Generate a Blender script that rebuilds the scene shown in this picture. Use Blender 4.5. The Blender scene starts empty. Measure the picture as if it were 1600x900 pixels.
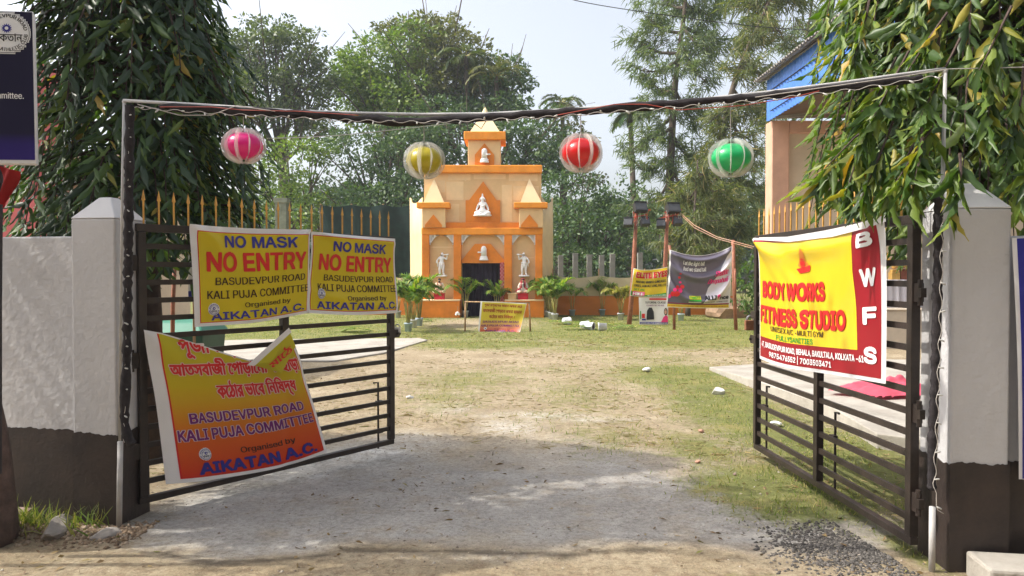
import bpy, math, random, os
import numpy as np
from mathutils import Vector, Matrix
random.seed(7); rng = np.random.default_rng(7)
SC = bpy.context.scene; COL = SC.collection
rad = math.radians
# ---------------------------------------------------------------- camera
CAM_H, FPX, HORIZON = 1.55, 1150.0, 428.0
TH = math.atan((450 - HORIZON) / FPX)
cd = bpy.data.cameras.new('camera'); cam = bpy.data.objects.new('camera', cd); COL.objects.link(cam)
cam.location = (0, 0, CAM_H); cam.rotation_euler = (rad(90) - TH, 0, 0)
cd.sensor_fit = 'HORIZONTAL'; cd.sensor_width = 36; cd.lens = FPX / 1600 * 36
cd.clip_start = 0.05; cd.clip_end = 2000
SC.camera = cam
# ---------------------------------------------------------------- sky, sun, exposure
TOSUN = Vector((-0.85, 0.0, 1.0)).normalized()
EL = math.asin(TOSUN.z); AZ = math.atan2(TOSUN.x, TOSUN.y)
w = bpy.data.worlds.new('World'); SC.world = w; w.use_nodes = True
nt = w.node_tree; bg = nt.nodes['Background']
sky = nt.nodes.new('ShaderNodeTexSky'); sky.sky_type = 'NISHITA'; sky.sun_disc = False
sky.sun_elevation = EL; sky.sun_rotation = AZ % (2 * math.pi)
sky.air_density = 1.0; sky.dust_density = 5.0; sky.ozone_density = 1.0; sky.altitude = 0
hsv = nt.nodes.new('ShaderNodeHueSaturation'); hsv.inputs['Saturation'].default_value = .42; hsv.inputs['Value'].default_value = 2.1   # milky, dusty air
nt.links.new(sky.outputs[0], hsv.inputs['Color']); nt.links.new(hsv.outputs[0], bg.inputs[0]); bg.inputs[1].default_value = 0.15
sl = bpy.data.lights.new('sun', 'SUN'); sl.energy = 4.6; sl.angle = rad(0.5); sl.color = (1.0, 0.94, 0.84)
so = bpy.data.objects.new('sun', sl); COL.objects.link(so); so.location = (-20, 2, 25)
so.rotation_euler = (-TOSUN).to_track_quat('-Z', 'Y').to_euler()
SC.view_settings.view_transform = 'Standard'; SC.view_settings.look = 'None'
SC.view_settings.exposure = -0.02; SC.view_settings.gamma = 1.0; SC.view_settings.use_curve_mapping = False
SC.render.engine = 'CYCLES'
SC.cycles.max_bounces = 7; SC.cycles.transparent_max_bounces = 10; SC.cycles.volume_bounces = 0
try:
    SC.cycles.use_denoising = True; SC.cycles.denoiser = 'OPENIMAGEDENOISE'
except Exception: pass

# ---------------------------------------------------------------- helpers
def ray(px, py):
    u = (px - 800) / FPX; v = (450 - py) / FPX
    return Vector((u, math.cos(TH) + v * math.sin(TH), -math.sin(TH) + v * math.cos(TH)))
EYE = Vector((0, 0, CAM_H))
def W(px, py, Y):                      # the place seen at a photo pixel, Y metres away
    d = ray(px, py); return EYE + d * (Y / d.y)
def G(px, py, z=0.0):                  # the place on the ground (or at height z)
    d = ray(px, py); return EYE + d * ((z - CAM_H) / d.z)
def PL(px, py, p0, n):                 # the place on an upright plane
    d = ray(px, py); return EYE + d * ((p0 - EYE).dot(n) / d.dot(n))

def set_props(o, label=None, cat=None, group=None, kind=None):
    if label: o['label'] = label
    if cat: o['category'] = cat
    if group: o['group'] = group
    if kind: o['kind'] = kind
    return o
def thing(name, loc, label, cat, group=None):
    o = bpy.data.objects.new(name, None); COL.objects.link(o); o.location = Vector(loc); o.empty_display_size = 0.2
    return set_props(o, label, cat, group)
def root_loc(o):
    p = Vector((0, 0, 0))
    while o is not None:
        p += Vector(o.location); o = o.parent
    return p
def link_mesh(name, me, mats, parent=None, smooth=False, origin=None):
    for m in (mats if isinstance(mats, (list, tuple)) else [mats]): me.materials.append(m)
    if smooth: me.polygons.foreach_set('use_smooth', [True] * len(me.polygons))
    o = bpy.data.objects.new(name, me); COL.objects.link(o)
    off = Vector((0, 0, 0))
    if parent is not None:
        off = root_loc(parent); o.parent = parent
    elif origin is not None:
        off = Vector(origin); o.location = off
    if off.length > 0: me.transform(Matrix.Translation(-off))
    me.update()
    return o
def copy_tree(o, parent=None):
    c = o.copy(); COL.objects.link(c)
    if parent is not None: c.parent = parent
    for ch in list(o.children): copy_tree(ch, c)
    return c
def frame_from(d, up=Vector((0, 0, 1))):
    d = Vector(d).normalized(); s = d.cross(up)
    if s.length < 1e-4: s = d.cross(Vector((0, 1, 0)))
    s.normalize(); return d, s, s.cross(d).normalized()

class MB:
    def __init__(s): s.v = []; s.f = []; s.m = []; s.uv = {}
    def add(s, vs, fs, m=0):
        o = len(s.v); s.v += [tuple(p) for p in vs]
        s.f += [tuple(i + o for i in f) for f in fs]; s.m += [m] * len(fs); return s
    def box(s, c, sz, m=0, rot=None):
        c = Vector(c); vs = []
        for dx in (-.5, .5):
            for dy in (-.5, .5):
                for dz in (-.5, .5):
                    p = Vector((dx * sz[0], dy * sz[1], dz * sz[2]))
                    if rot is not None: p = rot @ p
                    vs.append(c + p)
        return s.add(vs, [(0, 1, 3, 2), (4, 6, 7, 5), (0, 4, 5, 1), (2, 3, 7, 6), (0, 2, 6, 4), (1, 5, 7, 3)], m)
    def span(s, x0, x1, y0, y1, z0, z1, m=0):
        return s.box(((x0 + x1) / 2, (y0 + y1) / 2, (z0 + z1) / 2), (abs(x1 - x0), abs(y1 - y0), abs(z1 - z0)), m)
    def bar(s, a, b, wd, ht, m=0, up=Vector((0, 0, 1))):
        a = Vector(a); b = Vector(b); d, sd, u = frame_from(b - a, up)
        rot = Matrix((d, sd, u)).transposed()
        return s.box((a + b) / 2, ((b - a).length, wd, ht), m, rot)
    def tube(s, pts, r, n=8, m=0, cap=True):
        pts = [Vector(p) for p in pts]; N = len(pts)
        rs = r if isinstance(r, (list, tuple)) else [r] * N
        vs = []; prev = None
        for i, p in enumerate(pts):
            t = (pts[min(i + 1, N - 1)] - pts[max(i - 1, 0)])
            if t.length < 1e-9: t = Vector((0, 0, 1))
            t.normalize()
            if prev is None: _, sd, u = frame_from(t)
            else:
                sd = prev - t * prev.dot(t)
                if sd.length < 1e-5: _, sd, u = frame_from(t)
                sd.normalize(); u = sd.cross(t)
            prev = sd
            for k in range(n):
                a = 2 * math.pi * k / n
                vs.append(p + (sd * math.cos(a) + u * math.sin(a)) * rs[i])
        fs = []
        for i in range(N - 1):
            for k in range(n):
                k2 = (k + 1) % n
                fs.append((i * n + k, i * n + k2, (i + 1) * n + k2, (i + 1) * n + k))
        if cap: fs += [tuple(range(n - 1, -1, -1)), tuple((N - 1) * n + k for k in range(n))]
        return s.add(vs, fs, m)
    def lathe(s, c, prof, n=16, m=0, sx=1, sy=1, axis=None):
        c = Vector(c); vs = []; N = len(prof)
        rot = None
        if axis is not None: rot = Vector((0, 0, 1)).rotation_difference(Vector(axis)).to_matrix()
        for r, z in prof:
            for k in range(n):
                a = 2 * math.pi * k / n
                p = Vector((r * math.cos(a) * sx, r * math.sin(a) * sy, z))
                vs.append(c + (rot @ p if rot else p))
        fs = [(i * n + k, i * n + (k + 1) % n, (i + 1) * n + (k + 1) % n, (i + 1) * n + k) for i in range(N - 1) for k in range(n)]
        fs += [tuple(range(n - 1, -1, -1)), tuple((N - 1) * n + k for k in range(n))]
        return s.add(vs, fs, m)
    def ball(s, c, rx, ry=None, rz=None, n=12, m=0):
        ry = ry or rx; rz = rz or rx; k = max(6, n // 2 + 2)
        prof = [(math.sin(math.pi * i / k) + (1e-4 if i in (0, k) else 0), -math.cos(math.pi * i / k)) for i in range(k + 1)]
        c = Vector(c); o = len(s.v); s.lathe((0, 0, 0), prof, n, m)
        for i in range(o, len(s.v)):
            p = s.v[i]; s.v[i] = (c.x + p[0] * rx, c.y + p[1] * ry, c.z + p[2] * rz)
        return s
    def prism(s, poly, o, ux, uy, dv, m=0):           # a flat outline with real thickness dv
        o = Vector(o); ux = Vector(ux); uy = Vector(uy); dv = Vector(dv); n = len(poly)
        a = [o + ux * p[0] + uy * p[1] for p in poly]; b = [p + dv for p in a]
        fs = [tuple(range(n)), tuple(range(2 * n - 1, n - 1, -1))]
        fs += [(i, n + i, n + (i + 1) % n, (i + 1) % n) for i in range(n)]
        return s.add(a + b, fs, m)
    def build(s, name, mats, parent=None, smooth=False, origin=None, bevel=0):
        me = bpy.data.meshes.new(name); me.from_pydata([tuple(p) for p in s.v], [], s.f)
        me.polygons.foreach_set('material_index', s.m)
        import bmesh
        bm = bmesh.new(); bm.from_mesh(me); bmesh.ops.recalc_face_normals(bm, faces=bm.faces); bm.to_mesh(me); bm.free()
        o = link_mesh(name, me, mats, parent, smooth, origin)
        if bevel:
            b = o.modifiers.new('bevel', 'BEVEL'); b.width = bevel; b.segments = 2; b.limit_method = 'ANGLE'
        return o

def np_mesh(name, V, F, mats, parent=None, origin=None, smooth=False, midx=None, attrs=None):
    V = np.asarray(V, dtype=np.float32); F = np.asarray(F, dtype=np.int32); k = F.shape[1]
    me = bpy.data.meshes.new(name)
    me.vertices.add(len(V)); me.vertices.foreach_set('co', V.ravel())
    me.loops.add(F.size); me.loops.foreach_set('vertex_index', F.ravel())
    me.polygons.add(len(F)); me.polygons.foreach_set('loop_start', np.arange(0, F.size, k, dtype=np.int32))
    if midx is not None: me.polygons.foreach_set('material_index', np.asarray(midx, dtype=np.int32))
    for nm, arr in (attrs or {}).items():
        at = me.attributes.new(nm, 'FLOAT', 'POINT'); at.data.foreach_set('value', np.asarray(arr, dtype=np.float32))
    me.update(calc_edges=True)
    return link_mesh(name, me, mats, parent, smooth, origin)
def norm(a): return a / (np.linalg.norm(a, axis=-1, keepdims=True) + 1e-9)
def scatter(pv, pf, P, D, S, L, Wd):
    """copies of a small flat shape: pv columns are along, across, off; P places, D along, S across, L length, Wd width"""
    D = norm(D); S = norm(S - (S * D).sum(-1, keepdims=True) * D); Nn = np.cross(D, S)
    pv = np.asarray(pv); n = len(pv)
    V = (P[:, None, :] + D[:, None, :] * (pv[None, :, 0, None] * L[:, None, None])
         + S[:, None, :] * (pv[None, :, 1, None] * Wd[:, None, None]) + Nn[:, None, :] * (pv[None, :, 2, None] * L[:, None, None]))
    F = (np.asarray(pf)[None] + (np.arange(len(P)) * n)[:, None, None]).reshape(-1, len(pf[0]))
    return V.reshape(-1, 3), F
def rdirs(n):
    return norm(rng.normal(size=(n, 3)))
# value noise on the plane
_perm = rng.random((256, 256))
def vnoise(x, y):
    x = np.asarray(x, dtype=float); y = np.asarray(y, dtype=float)
    xi = np.floor(x).astype(int); yi = np.floor(y).astype(int); fx = x - xi; fy = y - yi
    fx = fx * fx * (3 - 2 * fx); fy = fy * fy * (3 - 2 * fy)
    g = lambda a, b: _perm[a % 256, b % 256]
    return (g(xi, yi) * (1 - fx) + g(xi + 1, yi) * fx) * (1 - fy) + (g(xi, yi + 1) * (1 - fx) + g(xi + 1, yi + 1) * fx) * fy
def fbm(x, y, o=4):
    s = 0; a = .5; t = 0
    for i in range(o):
        s = s + a * vnoise(x * 2 ** i + 17.3 * i, y * 2 ** i + 5.1 * i); t += a; a *= .5
    return s / t

# ---------------------------------------------------------------- materials
MATS = {}
def mat(name, col, rough=.65, var=.18, scale=6, bump=0, bscale=60, metal=0, spec=.4, col2=None, thresh=None, detail=5):
    if name in MATS: return MATS[name]
    m = bpy.data.materials.new(name); m.use_nodes = True; t = m.node_tree; b = t.nodes['Principled BSDF']
    b.inputs['Roughness'].default_value = rough; b.inputs['Metallic'].default_value = metal
    b.inputs['Specular IOR Level'].default_value = spec
    tc = t.nodes.new('ShaderNodeTexCoord')
    if var or col2:
        nz = t.nodes.new('ShaderNodeTexNoise'); nz.inputs['Scale'].default_value = scale; nz.inputs['Detail'].default_value = detail
        nz.inputs['Roughness'].default_value = .65
        t.links.new(tc.outputs['Object'], nz.inputs['Vector'])
        rp = t.nodes.new('ShaderNodeValToRGB')
        c1 = tuple(c * (1 - var) for c in col) + (1,); c2 = tuple(min(1, c * (1 + var)) for c in col) + (1,)
        if col2: c1 = tuple(col) + (1,); c2 = tuple(col2) + (1,)
        lo, hi = thresh or (.32, .68)
        rp.color_ramp.elements[0].position = lo; rp.color_ramp.elements[1].position = hi
        rp.color_ramp.elements[0].color = c1; rp.color_ramp.elements[1].color = c2
        t.links.new(nz.outputs['Fac'], rp.inputs['Fac']); t.links.new(rp.outputs['Color'], b.inputs['Base Color'])
    else: b.inputs['Base Color'].default_value = tuple(col) + (1,)
    if bump:
        n2 = t.nodes.new('ShaderNodeTexNoise'); n2.inputs['Scale'].default_value = bscale; n2.inputs['Detail'].default_value = 4
        t.links.new(tc.outputs['Object'], n2.inputs['Vector'])
        bp = t.nodes.new('ShaderNodeBump'); bp.inputs['Strength'].default_value = bump; bp.inputs['Distance'].default_value = .01
        t.links.new(n2.outputs['Fac'], bp.inputs['Height']); t.links.new(bp.outputs['Normal'], b.inputs['Normal'])
    MATS[name] = m; return m
def leafmat(name, cols, trans=.35, rough=.45, tcol=None, spec=.4):
    if name in MATS: return MATS[name]
    m = bpy.data.materials.new(name); m.use_nodes = True; t = m.node_tree; b = t.nodes['Principled BSDF']
    out = t.nodes['Material Output']
    g = t.nodes.new('ShaderNodeNewGeometry'); rp = t.nodes.new('ShaderNodeValToRGB')
    rp.color_ramp.interpolation = 'LINEAR'
    els = rp.color_ramp.elements
    while len(els) < len(cols): els.new(.5)
    for i, (p, c) in enumerate(cols):
        els[i].position = p; els[i].color = tuple(c) + (1,)
    t.links.new(g.outputs['Random Per Island'], rp.inputs['Fac'])
    t.links.new(rp.outputs['Color'], b.inputs['Base Color'])
    b.inputs['Roughness'].default_value = rough; b.inputs['Specular IOR Level'].default_value = spec
    tr = t.nodes.new('ShaderNodeBsdfTranslucent'); mx = t.nodes.new('ShaderNodeMixShader'); mx.inputs[0].default_value = trans
    mu = t.nodes.new('ShaderNodeMix'); mu.data_type = 'RGBA'; mu.blend_type = 'MULTIPLY'; mu.inputs[0].default_value = 1
    mu.inputs[7].default_value = (tcol or (1.5, 1.7, .5)) + (1,)
    t.links.new(rp.outputs['Color'], mu.inputs[6]); t.links.new(mu.outputs[2], tr.inputs['Color'])
    t.links.new(b.outputs[0], mx.inputs[1]); t.links.new(tr.outputs[0], mx.inputs[2]); t.links.new(mx.outputs[0], out.inputs['Surface'])
    MATS[name] = m; return m
def clothmat(name, col, rough=.5, trans=.15, col_stops=None, var=.06):
    """printed flex sheet or cloth; col_stops makes a printed vertical colour blend along the sheet's UV"""
    if name in MATS: return MATS[name]
    m = bpy.data.materials.new(name); m.use_nodes = True; t = m.node_tree; b = t.nodes['Principled BSDF']; out = t.nodes['Material Output']
    tc = t.nodes.new('ShaderNodeTexCoord')
    b.inputs['Roughness'].default_value = rough; b.inputs['Specular IOR Level'].default_value = .35 if rough > .3 else .75
    tr = t.nodes.new('ShaderNodeBsdfTranslucent'); mx = t.nodes.new('ShaderNodeMixShader'); mx.inputs[0].default_value = trans
    rp = t.nodes.new('ShaderNodeValToRGB')
    if col_stops:
        sp = t.nodes.new('ShaderNodeSeparateXYZ'); t.links.new(tc.outputs['UV'], sp.inputs[0]); t.links.new(sp.outputs['Y'], rp.inputs['Fac'])
        els = rp.color_ramp.elements
        while len(els) < len(col_stops): els.new(.5)
        for i, (p, c) in enumerate(col_stops): els[i].position = p; els[i].color = tuple(c) + (1,)
    else:
        nz = t.nodes.new('ShaderNodeTexNoise'); nz.inputs['Scale'].default_value = 3; nz.inputs['Detail'].default_value = 5
        t.links.new(tc.outputs['Object'], nz.inputs['Vector']); t.links.new(nz.outputs['Fac'], rp.inputs['Fac'])
        rp.color_ramp.elements[0].position = .3; rp.color_ramp.elements[1].position = .7
        rp.color_ramp.elements[0].color = tuple(c * (1 - var) for c in col) + (1,); rp.color_ramp.elements[1].color = tuple(min(1, c * (1 + var)) for c in col) + (1,)
    t.links.new(rp.outputs['Color'], b.inputs['Base Color']); t.links.new(rp.outputs['Color'], tr.inputs['Color'])
    t.links.new(b.outputs[0], mx.inputs[1]); t.links.new(tr.outputs[0], mx.inputs[2]); t.links.new(mx.outputs[0], out.inputs['Surface'])
    MATS[name] = m; return m

def plaster(name, col, stain):
    """old limewash: grain, faint drips and splash marks"""
    m = mat(name, col, .88, .05, 2.5, .6, 26); t = m.node_tree; b = t.nodes['Principled BSDF']; src = b.inputs['Base Color'].links[0].from_socket
    tc = [n for n in t.nodes if n.type == 'TEX_COORD'][0]
    def layer(scale, sc, lo, hi, c, amt, src):
        mp = t.nodes.new('ShaderNodeMapping'); mp.inputs['Scale'].default_value = scale; t.links.new(tc.outputs['Object'], mp.inputs['Vector'])
        nz = t.nodes.new('ShaderNodeTexNoise'); nz.inputs['Scale'].default_value = sc; nz.inputs['Detail'].default_value = 7; nz.inputs['Roughness'].default_value = .7; t.links.new(mp.outputs[0], nz.inputs['Vector'])
        rp = t.nodes.new('ShaderNodeValToRGB'); rp.color_ramp.elements[0].position = lo; rp.color_ramp.elements[1].position = hi; rp.color_ramp.elements[0].color = (0, 0, 0, 1); rp.color_ramp.elements[1].color = (amt, amt, amt, 1); t.links.new(nz.outputs['Fac'], rp.inputs['Fac'])
        mx = t.nodes.new('ShaderNodeMix'); mx.data_type = 'RGBA'; mx.inputs[7].default_value = tuple(c) + (1,); t.links.new(rp.outputs['Color'], mx.inputs[0]); t.links.new(src, mx.inputs[6]); return mx.outputs[2]
    s = layer((5, 5, .8), 1.0, .52, .8, stain, .2, src); s = layer((1, 1, 1), 3.2, .55, .75, stain, .35, s); s = layer((1, 1, 1), 38, .66, .72, (.2, .17, .15), .5, s)
    t.links.new(s, b.inputs['Base Color']); return m

# ---------------------------------------------------------------- writing
FONT = None
try:
    FONT = bpy.data.fonts.load(os.path.join(bpy.utils.resource_path('LOCAL'), 'datafiles', 'fonts', 'Inter.woff2'))
except Exception: FONT = None
_ol = {}
def outlines(text):
    if text in _ol: return _ol[text]
    c = bpy.data.curves.new('tmp', 'FONT'); c.body = text; c.size = 1; c.resolution_u = 4; c.dimensions = '2D'; c.fill_mode = 'NONE'
    if FONT and not any(0x900 <= ord(ch) <= 0xDFF for ch in text): c.font = FONT
    o = bpy.data.objects.new('tmp', c); COL.objects.link(o)
    me = bpy.data.meshes.new_from_object(o.evaluated_get(bpy.context.evaluated_depsgraph_get()))
    co = [(v.co.x, v.co.y) for v in me.vertices]
    adj = [[] for _ in co]
    for e in me.edges:
        a, b = e.vertices; adj[a].append(b); adj[b].append(a)
    seen = [False] * len(co); loops = []
    for i in range(len(co)):
        if seen[i]: continue
        st = [i]; comp = []
        seen[i] = True
        while st:
            a = st.pop(); comp.append(a)
            for b in adj[a]:
                if not seen[b]: seen[b] = True; st.append(b)
        loops.append(np.array([co[k] for k in sorted(comp)]))
    bpy.data.objects.remove(o); bpy.data.curves.remove(c); bpy.data.meshes.remove(me)
    _ol[text] = loops; return loops
def merge(iv):
    iv = sorted(iv); out = []
    for a, b in iv:
        if out and a <= out[-1][1]: out[-1][1] = max(out[-1][1], b)
        else: out.append([a, b])
    return out
def raster(loops, dy, r):
    """fill outlines (non-zero rule) into thin horizontal runs, thickened by r"""
    if not loops: return []
    ymin = min(l[:, 1].min() for l in loops); ymax = max(l[:, 1].max() for l in loops)
    n = int((ymax - ymin) / dy) + 1; ys = ymin + (np.arange(n) + .5) * dy
    rows = [[] for _ in range(n)]
    for l in loops:
        nx = np.roll(l, -1, axis=0)
        for (x0, y0), (x1, y1) in zip(l, nx):
            if y0 == y1: continue
            s = 1 if y1 > y0 else -1
            lo, hi = min(y0, y1), max(y0, y1)
            i0 = max(0, int(math.ceil((lo - ymin) / dy - .5))); i1 = min(n - 1, int(math.floor((hi - ymin) / dy - .5)))
            for i in range(i0, i1 + 1):
                yy = ys[i]
                if lo <= yy < hi: rows[i].append((x0 + (x1 - x0) * (yy - y0) / (y1 - y0), s))
    runs = []
    for c in rows:
        c.sort(); wn = 0; rr = []; st = None
        for x, s in c:
            if wn == 0: st = x
            wn += s
            if wn == 0 and x > st: rr.append((st, x))
        runs.append(rr)
    k = int(r / dy); out = []
    for i in range(-k, n + k):
        iv = []
        for j in range(max(0, i - k), min(n - 1, i + k) + 1):
            d = (j - i) * dy; e = r * r - d * d
            if e < 0: continue
            e = math.sqrt(e)
            iv += [(a - e, b + e) for a, b in runs[j]]
        y = ymin + (i + .5) * dy
        for a, b in merge(iv): out.append((a, b, y - dy / 2, y + dy / 2))
    return out
CAP = max(l[:, 1].max() for l in outlines('H')); CAPB = max(l[:, 1].max() for l in outlines('ত'))

class Sheet:
    """a printed sheet: S(u, v) in metres (v downwards) gives the place; prints are thin layers of ink on it"""
    def __init__(s, S, Wm, Hm, N, clip=None, gap=.0018, step=.012):
        s.gap = gap; s.step = step; s.S = S; s.W = Wm; s.H = Hm; s.N = Vector(N); s.V = []; s.F = []; s.M = []; s.UV = []; s.clip = clip; s.mats = []
    def mi(s, m):
        if m not in s.mats: s.mats.append(m)
        return s.mats.index(m)
    def pt(s, u, v, k): return s.S(u, v) + s.N * (s.gap * k)
    def quad(s, u0, u1, v0, v1, m, k):
        if s.clip and s.clip((u0 + u1) / 2, (v0 + v1) / 2): return
        n = max(1, int(math.ceil((u1 - u0) / (s.step * .7)))); mi = s.mi(m); o = len(s.V)
        for i in range(n + 1):
            u = u0 + (u1 - u0) * i / n
            for v in (v0, v1): s.V.append(s.pt(u, v, k)); s.UV.append((u / s.W, 1 - v / s.H))
        for i in range(n): s.F.append((o + 2 * i, o + 2 * i + 1, o + 2 * i + 3, o + 2 * i + 2)); s.M.append(mi)
    def rect(s, u0, u1, v0, v1, m, k, step=None, vmap=None):
        step = step or s.step
        nu = max(1, int((u1 - u0) / step)); nv = max(1, int((v1 - v0) / step)); o = len(s.V); mi = s.mi(m)
        for j in range(nv + 1):
            for i in range(nu + 1):
                u = u0 + (u1 - u0) * i / nu; v = v0 + (v1 - v0) * j / nv
                if vmap: v = vmap(u, v)
                s.V.append(s.pt(u, v, k)); s.UV.append((u / s.W, 1 - v / s.H))
        for j in range(nv):
            for i in range(nu):
                a = o + j * (nu + 1) + i; s.F.append((a, a + nu + 1, a + nu + 2, a + 1)); s.M.append(mi)
    def poly(s, pts, m, k, dy=None):
        l = np.array([(p[0], -p[1]) for p in pts]); dy = dy or max((l[:, 1].max() - l[:, 1].min()) / 70, .0012)
        for a, b, y0, y1 in raster([l], dy, 0): s.quad(a, b, -y1, -y0, m, k)
    def disc(s, cu, cv, r, m, k, n=24, ry=None):
        s.poly([(cu + r * math.cos(2 * math.pi * i / n), cv + (ry or r) * math.sin(2 * math.pi * i / n)) for i in range(n)], m, k, (ry or r) / 9)
    def text(s, txt, u0, u1, vtop, vbase, m, k, bold=.05, shear=0, edge=None, edge_m=None, rows=24, rot=0, align='fit'):
        """fit the line between u0 and u1, capitals from vtop down to vbase (fractions of the sheet)"""
        u0 *= s.W; u1 *= s.W; vtop *= s.H; vbase *= s.H
        ls = outlines(txt)
        if not ls: return
        sy = (vbase - vtop) / (CAPB if any(0x900 <= ord(ch) <= 0xDFF for ch in txt) else CAP)
        xmin = min(l[:, 0].min() for l in ls); xmax = max(l[:, 0].max() for l in ls)
        sx = (u1 - u0) / (xmax - xmin) if align == 'fit' else sy
        T = []
        for l in ls:
            y = l[:, 1] * sy; x = (l[:, 0] - xmin) * sx + shear * y
            T.append(np.stack([x, y], 1))
        cap = vbase - vtop; dy = cap / rows
        def put(r, mm, kk):
            c, sn = math.cos(rot), math.sin(rot)
            for a, b, y0, y1 in raster(T, dy, r):
                if rot == 0: s.quad(u0 + a, u0 + b, vbase - y1, vbase - y0, mm, kk)
                else:
                    o = len(s.V)
                    for x, y in ((a, y1), (a, y0), (b, y0), (b, y1)):
                        u = u0 + x * c + y * sn; v = vbase + x * sn - y * c
                        s.V.append(s.pt(u, v, kk)); s.UV.append((u / s.W, 1 - v / s.H))
                    s.F.append((o, o + 1, o + 2, o + 3)); s.M.append(s.mi(mm))
        if edge: put(edge * cap, edge_m, k)
        put(bold * cap, m, k + (1 if edge else 0))
    def ringtext(s, txt, cu, cv, r, a0, a1, cap, m, k, inner=False, bold=.05):
        ls = outlines(txt); sy = cap / CAP; xmin = min(l[:, 0].min() for l in ls); xmax = max(l[:, 0].max() for l in ls)
        T = [np.stack([(l[:, 0] - xmin) / (xmax - xmin), l[:, 1] * sy], 1) for l in ls]
        L = abs(a1 - a0) * r
        T = [np.stack([t[:, 0] * L, t[:, 1]], 1) for t in T]
        for a, b, y0, y1 in raster(T, cap / 14, bold * cap):
            o = len(s.V)
            for x, y in ((a, y1), (a, y0), (b, y0), (b, y1)):
                an = a0 + (a1 - a0) * x / L; rr = r - y if inner else r + y
                s.V.append(s.pt(cu + rr * math.cos(an), cv - rr * math.sin(an), k)); s.UV.append((0, 0))
            s.F.append((o, o + 1, o + 2, o + 3)); s.M.append(s.mi(m))
    def build(s, name, parent=None, origin=None):
        me = bpy.data.meshes.new(name); me.from_pydata([tuple(p) for p in s.V], [], s.F)
        me.polygons.foreach_set('material_index', s.M)
        uv = me.uv_layers.new(name='UVMap'); li = np.empty(len(me.loops), dtype=np.int32); me.loops.foreach_get('vertex_index', li)
        uv.data.foreach_set('uv', np.asarray(s.UV, dtype=np.float32)[li].ravel())
        me.polygons.foreach_set('use_smooth', [True] * len(me.polygons))
        return link_mesh(name, me, s.mats, parent, origin=origin)

def polyline(pts):
    pts = [Vector(p) for p in pts]; d = [0]
    for a, b in zip(pts, pts[1:]): d.append(d[-1] + (b - a).length)
    L = d[-1]
    def f(t):
        x = min(max(t, 0), 1) * L
        for i in range(len(pts) - 1):
            if x <= d[i + 1] + 1e-9:
                q = (x - d[i]) / max(1e-9, d[i + 1] - d[i])
                a = pts[max(i - 1, 0)]; b = pts[i]; c = pts[i + 1]; e = pts[min(i + 2, len(pts) - 1)]
                q2 = q * q; q3 = q2 * q
                return .5 * ((2 * b) + (c - a) * q + (2 * a - 5 * b + 4 * c - e) * q2 + (3 * b - a - 3 * c + e) * q3)
        return pts[-1]
    f.L = L; return f
def coons(top, bot, left, right, N, wr):
    """sheet through four edge lines; wr(s, t) lifts it along N (folds); returns S(u, v), width, height"""
    T, B, L, Rr = polyline(top), polyline(bot), polyline(left), polyline(right)
    Wm = (T.L + B.L) / 2; Hm = (L.L + Rr.L) / 2; N = Vector(N)
    c00, c10, c01, c11 = T(0), T(1), B(0), B(1)
    def S(u, v):
        a = u / Wm; b = v / Hm
        p = T(a) * (1 - b) + B(a) * b + L(b) * (1 - a) + Rr(b) * a - (c00 * (1 - a) * (1 - b) + c10 * a * (1 - b) + c01 * (1 - a) * b + c11 * a * b)
        return p + N * wr(a, b)
    return S, Wm, Hm

def skin(joints, edges, sub=1):
    """one continuous body grown over a skeleton: joints name -> (x, y, z, r)"""
    names = list(joints); me = bpy.data.meshes.new('tmp')
    me.from_pydata([joints[n][:3] for n in names], [(names.index(a), names.index(b)) for a, b in edges], [])
    o = bpy.data.objects.new('tmp', me); COL.objects.link(o)
    o.modifiers.new('s', 'SKIN'); sv = me.skin_vertices[0].data
    for i, n in enumerate(names):
        r = joints[n][3]; sv[i].radius = r if isinstance(r, tuple) else (r, r)
        sv[i].use_root = (i == 0)
    q = o.modifiers.new('u', 'SUBSURF'); q.levels = sub; q.render_levels = sub
    m2 = bpy.data.meshes.new_from_object(o.evaluated_get(bpy.context.evaluated_depsgraph_get()))
    vs = [Vector(v.co) for v in m2.vertices]; fs = [tuple(p.vertices) for p in m2.polygons]
    bpy.data.objects.remove(o); bpy.data.meshes.remove(me); bpy.data.meshes.remove(m2)
    return vs, fs

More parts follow.
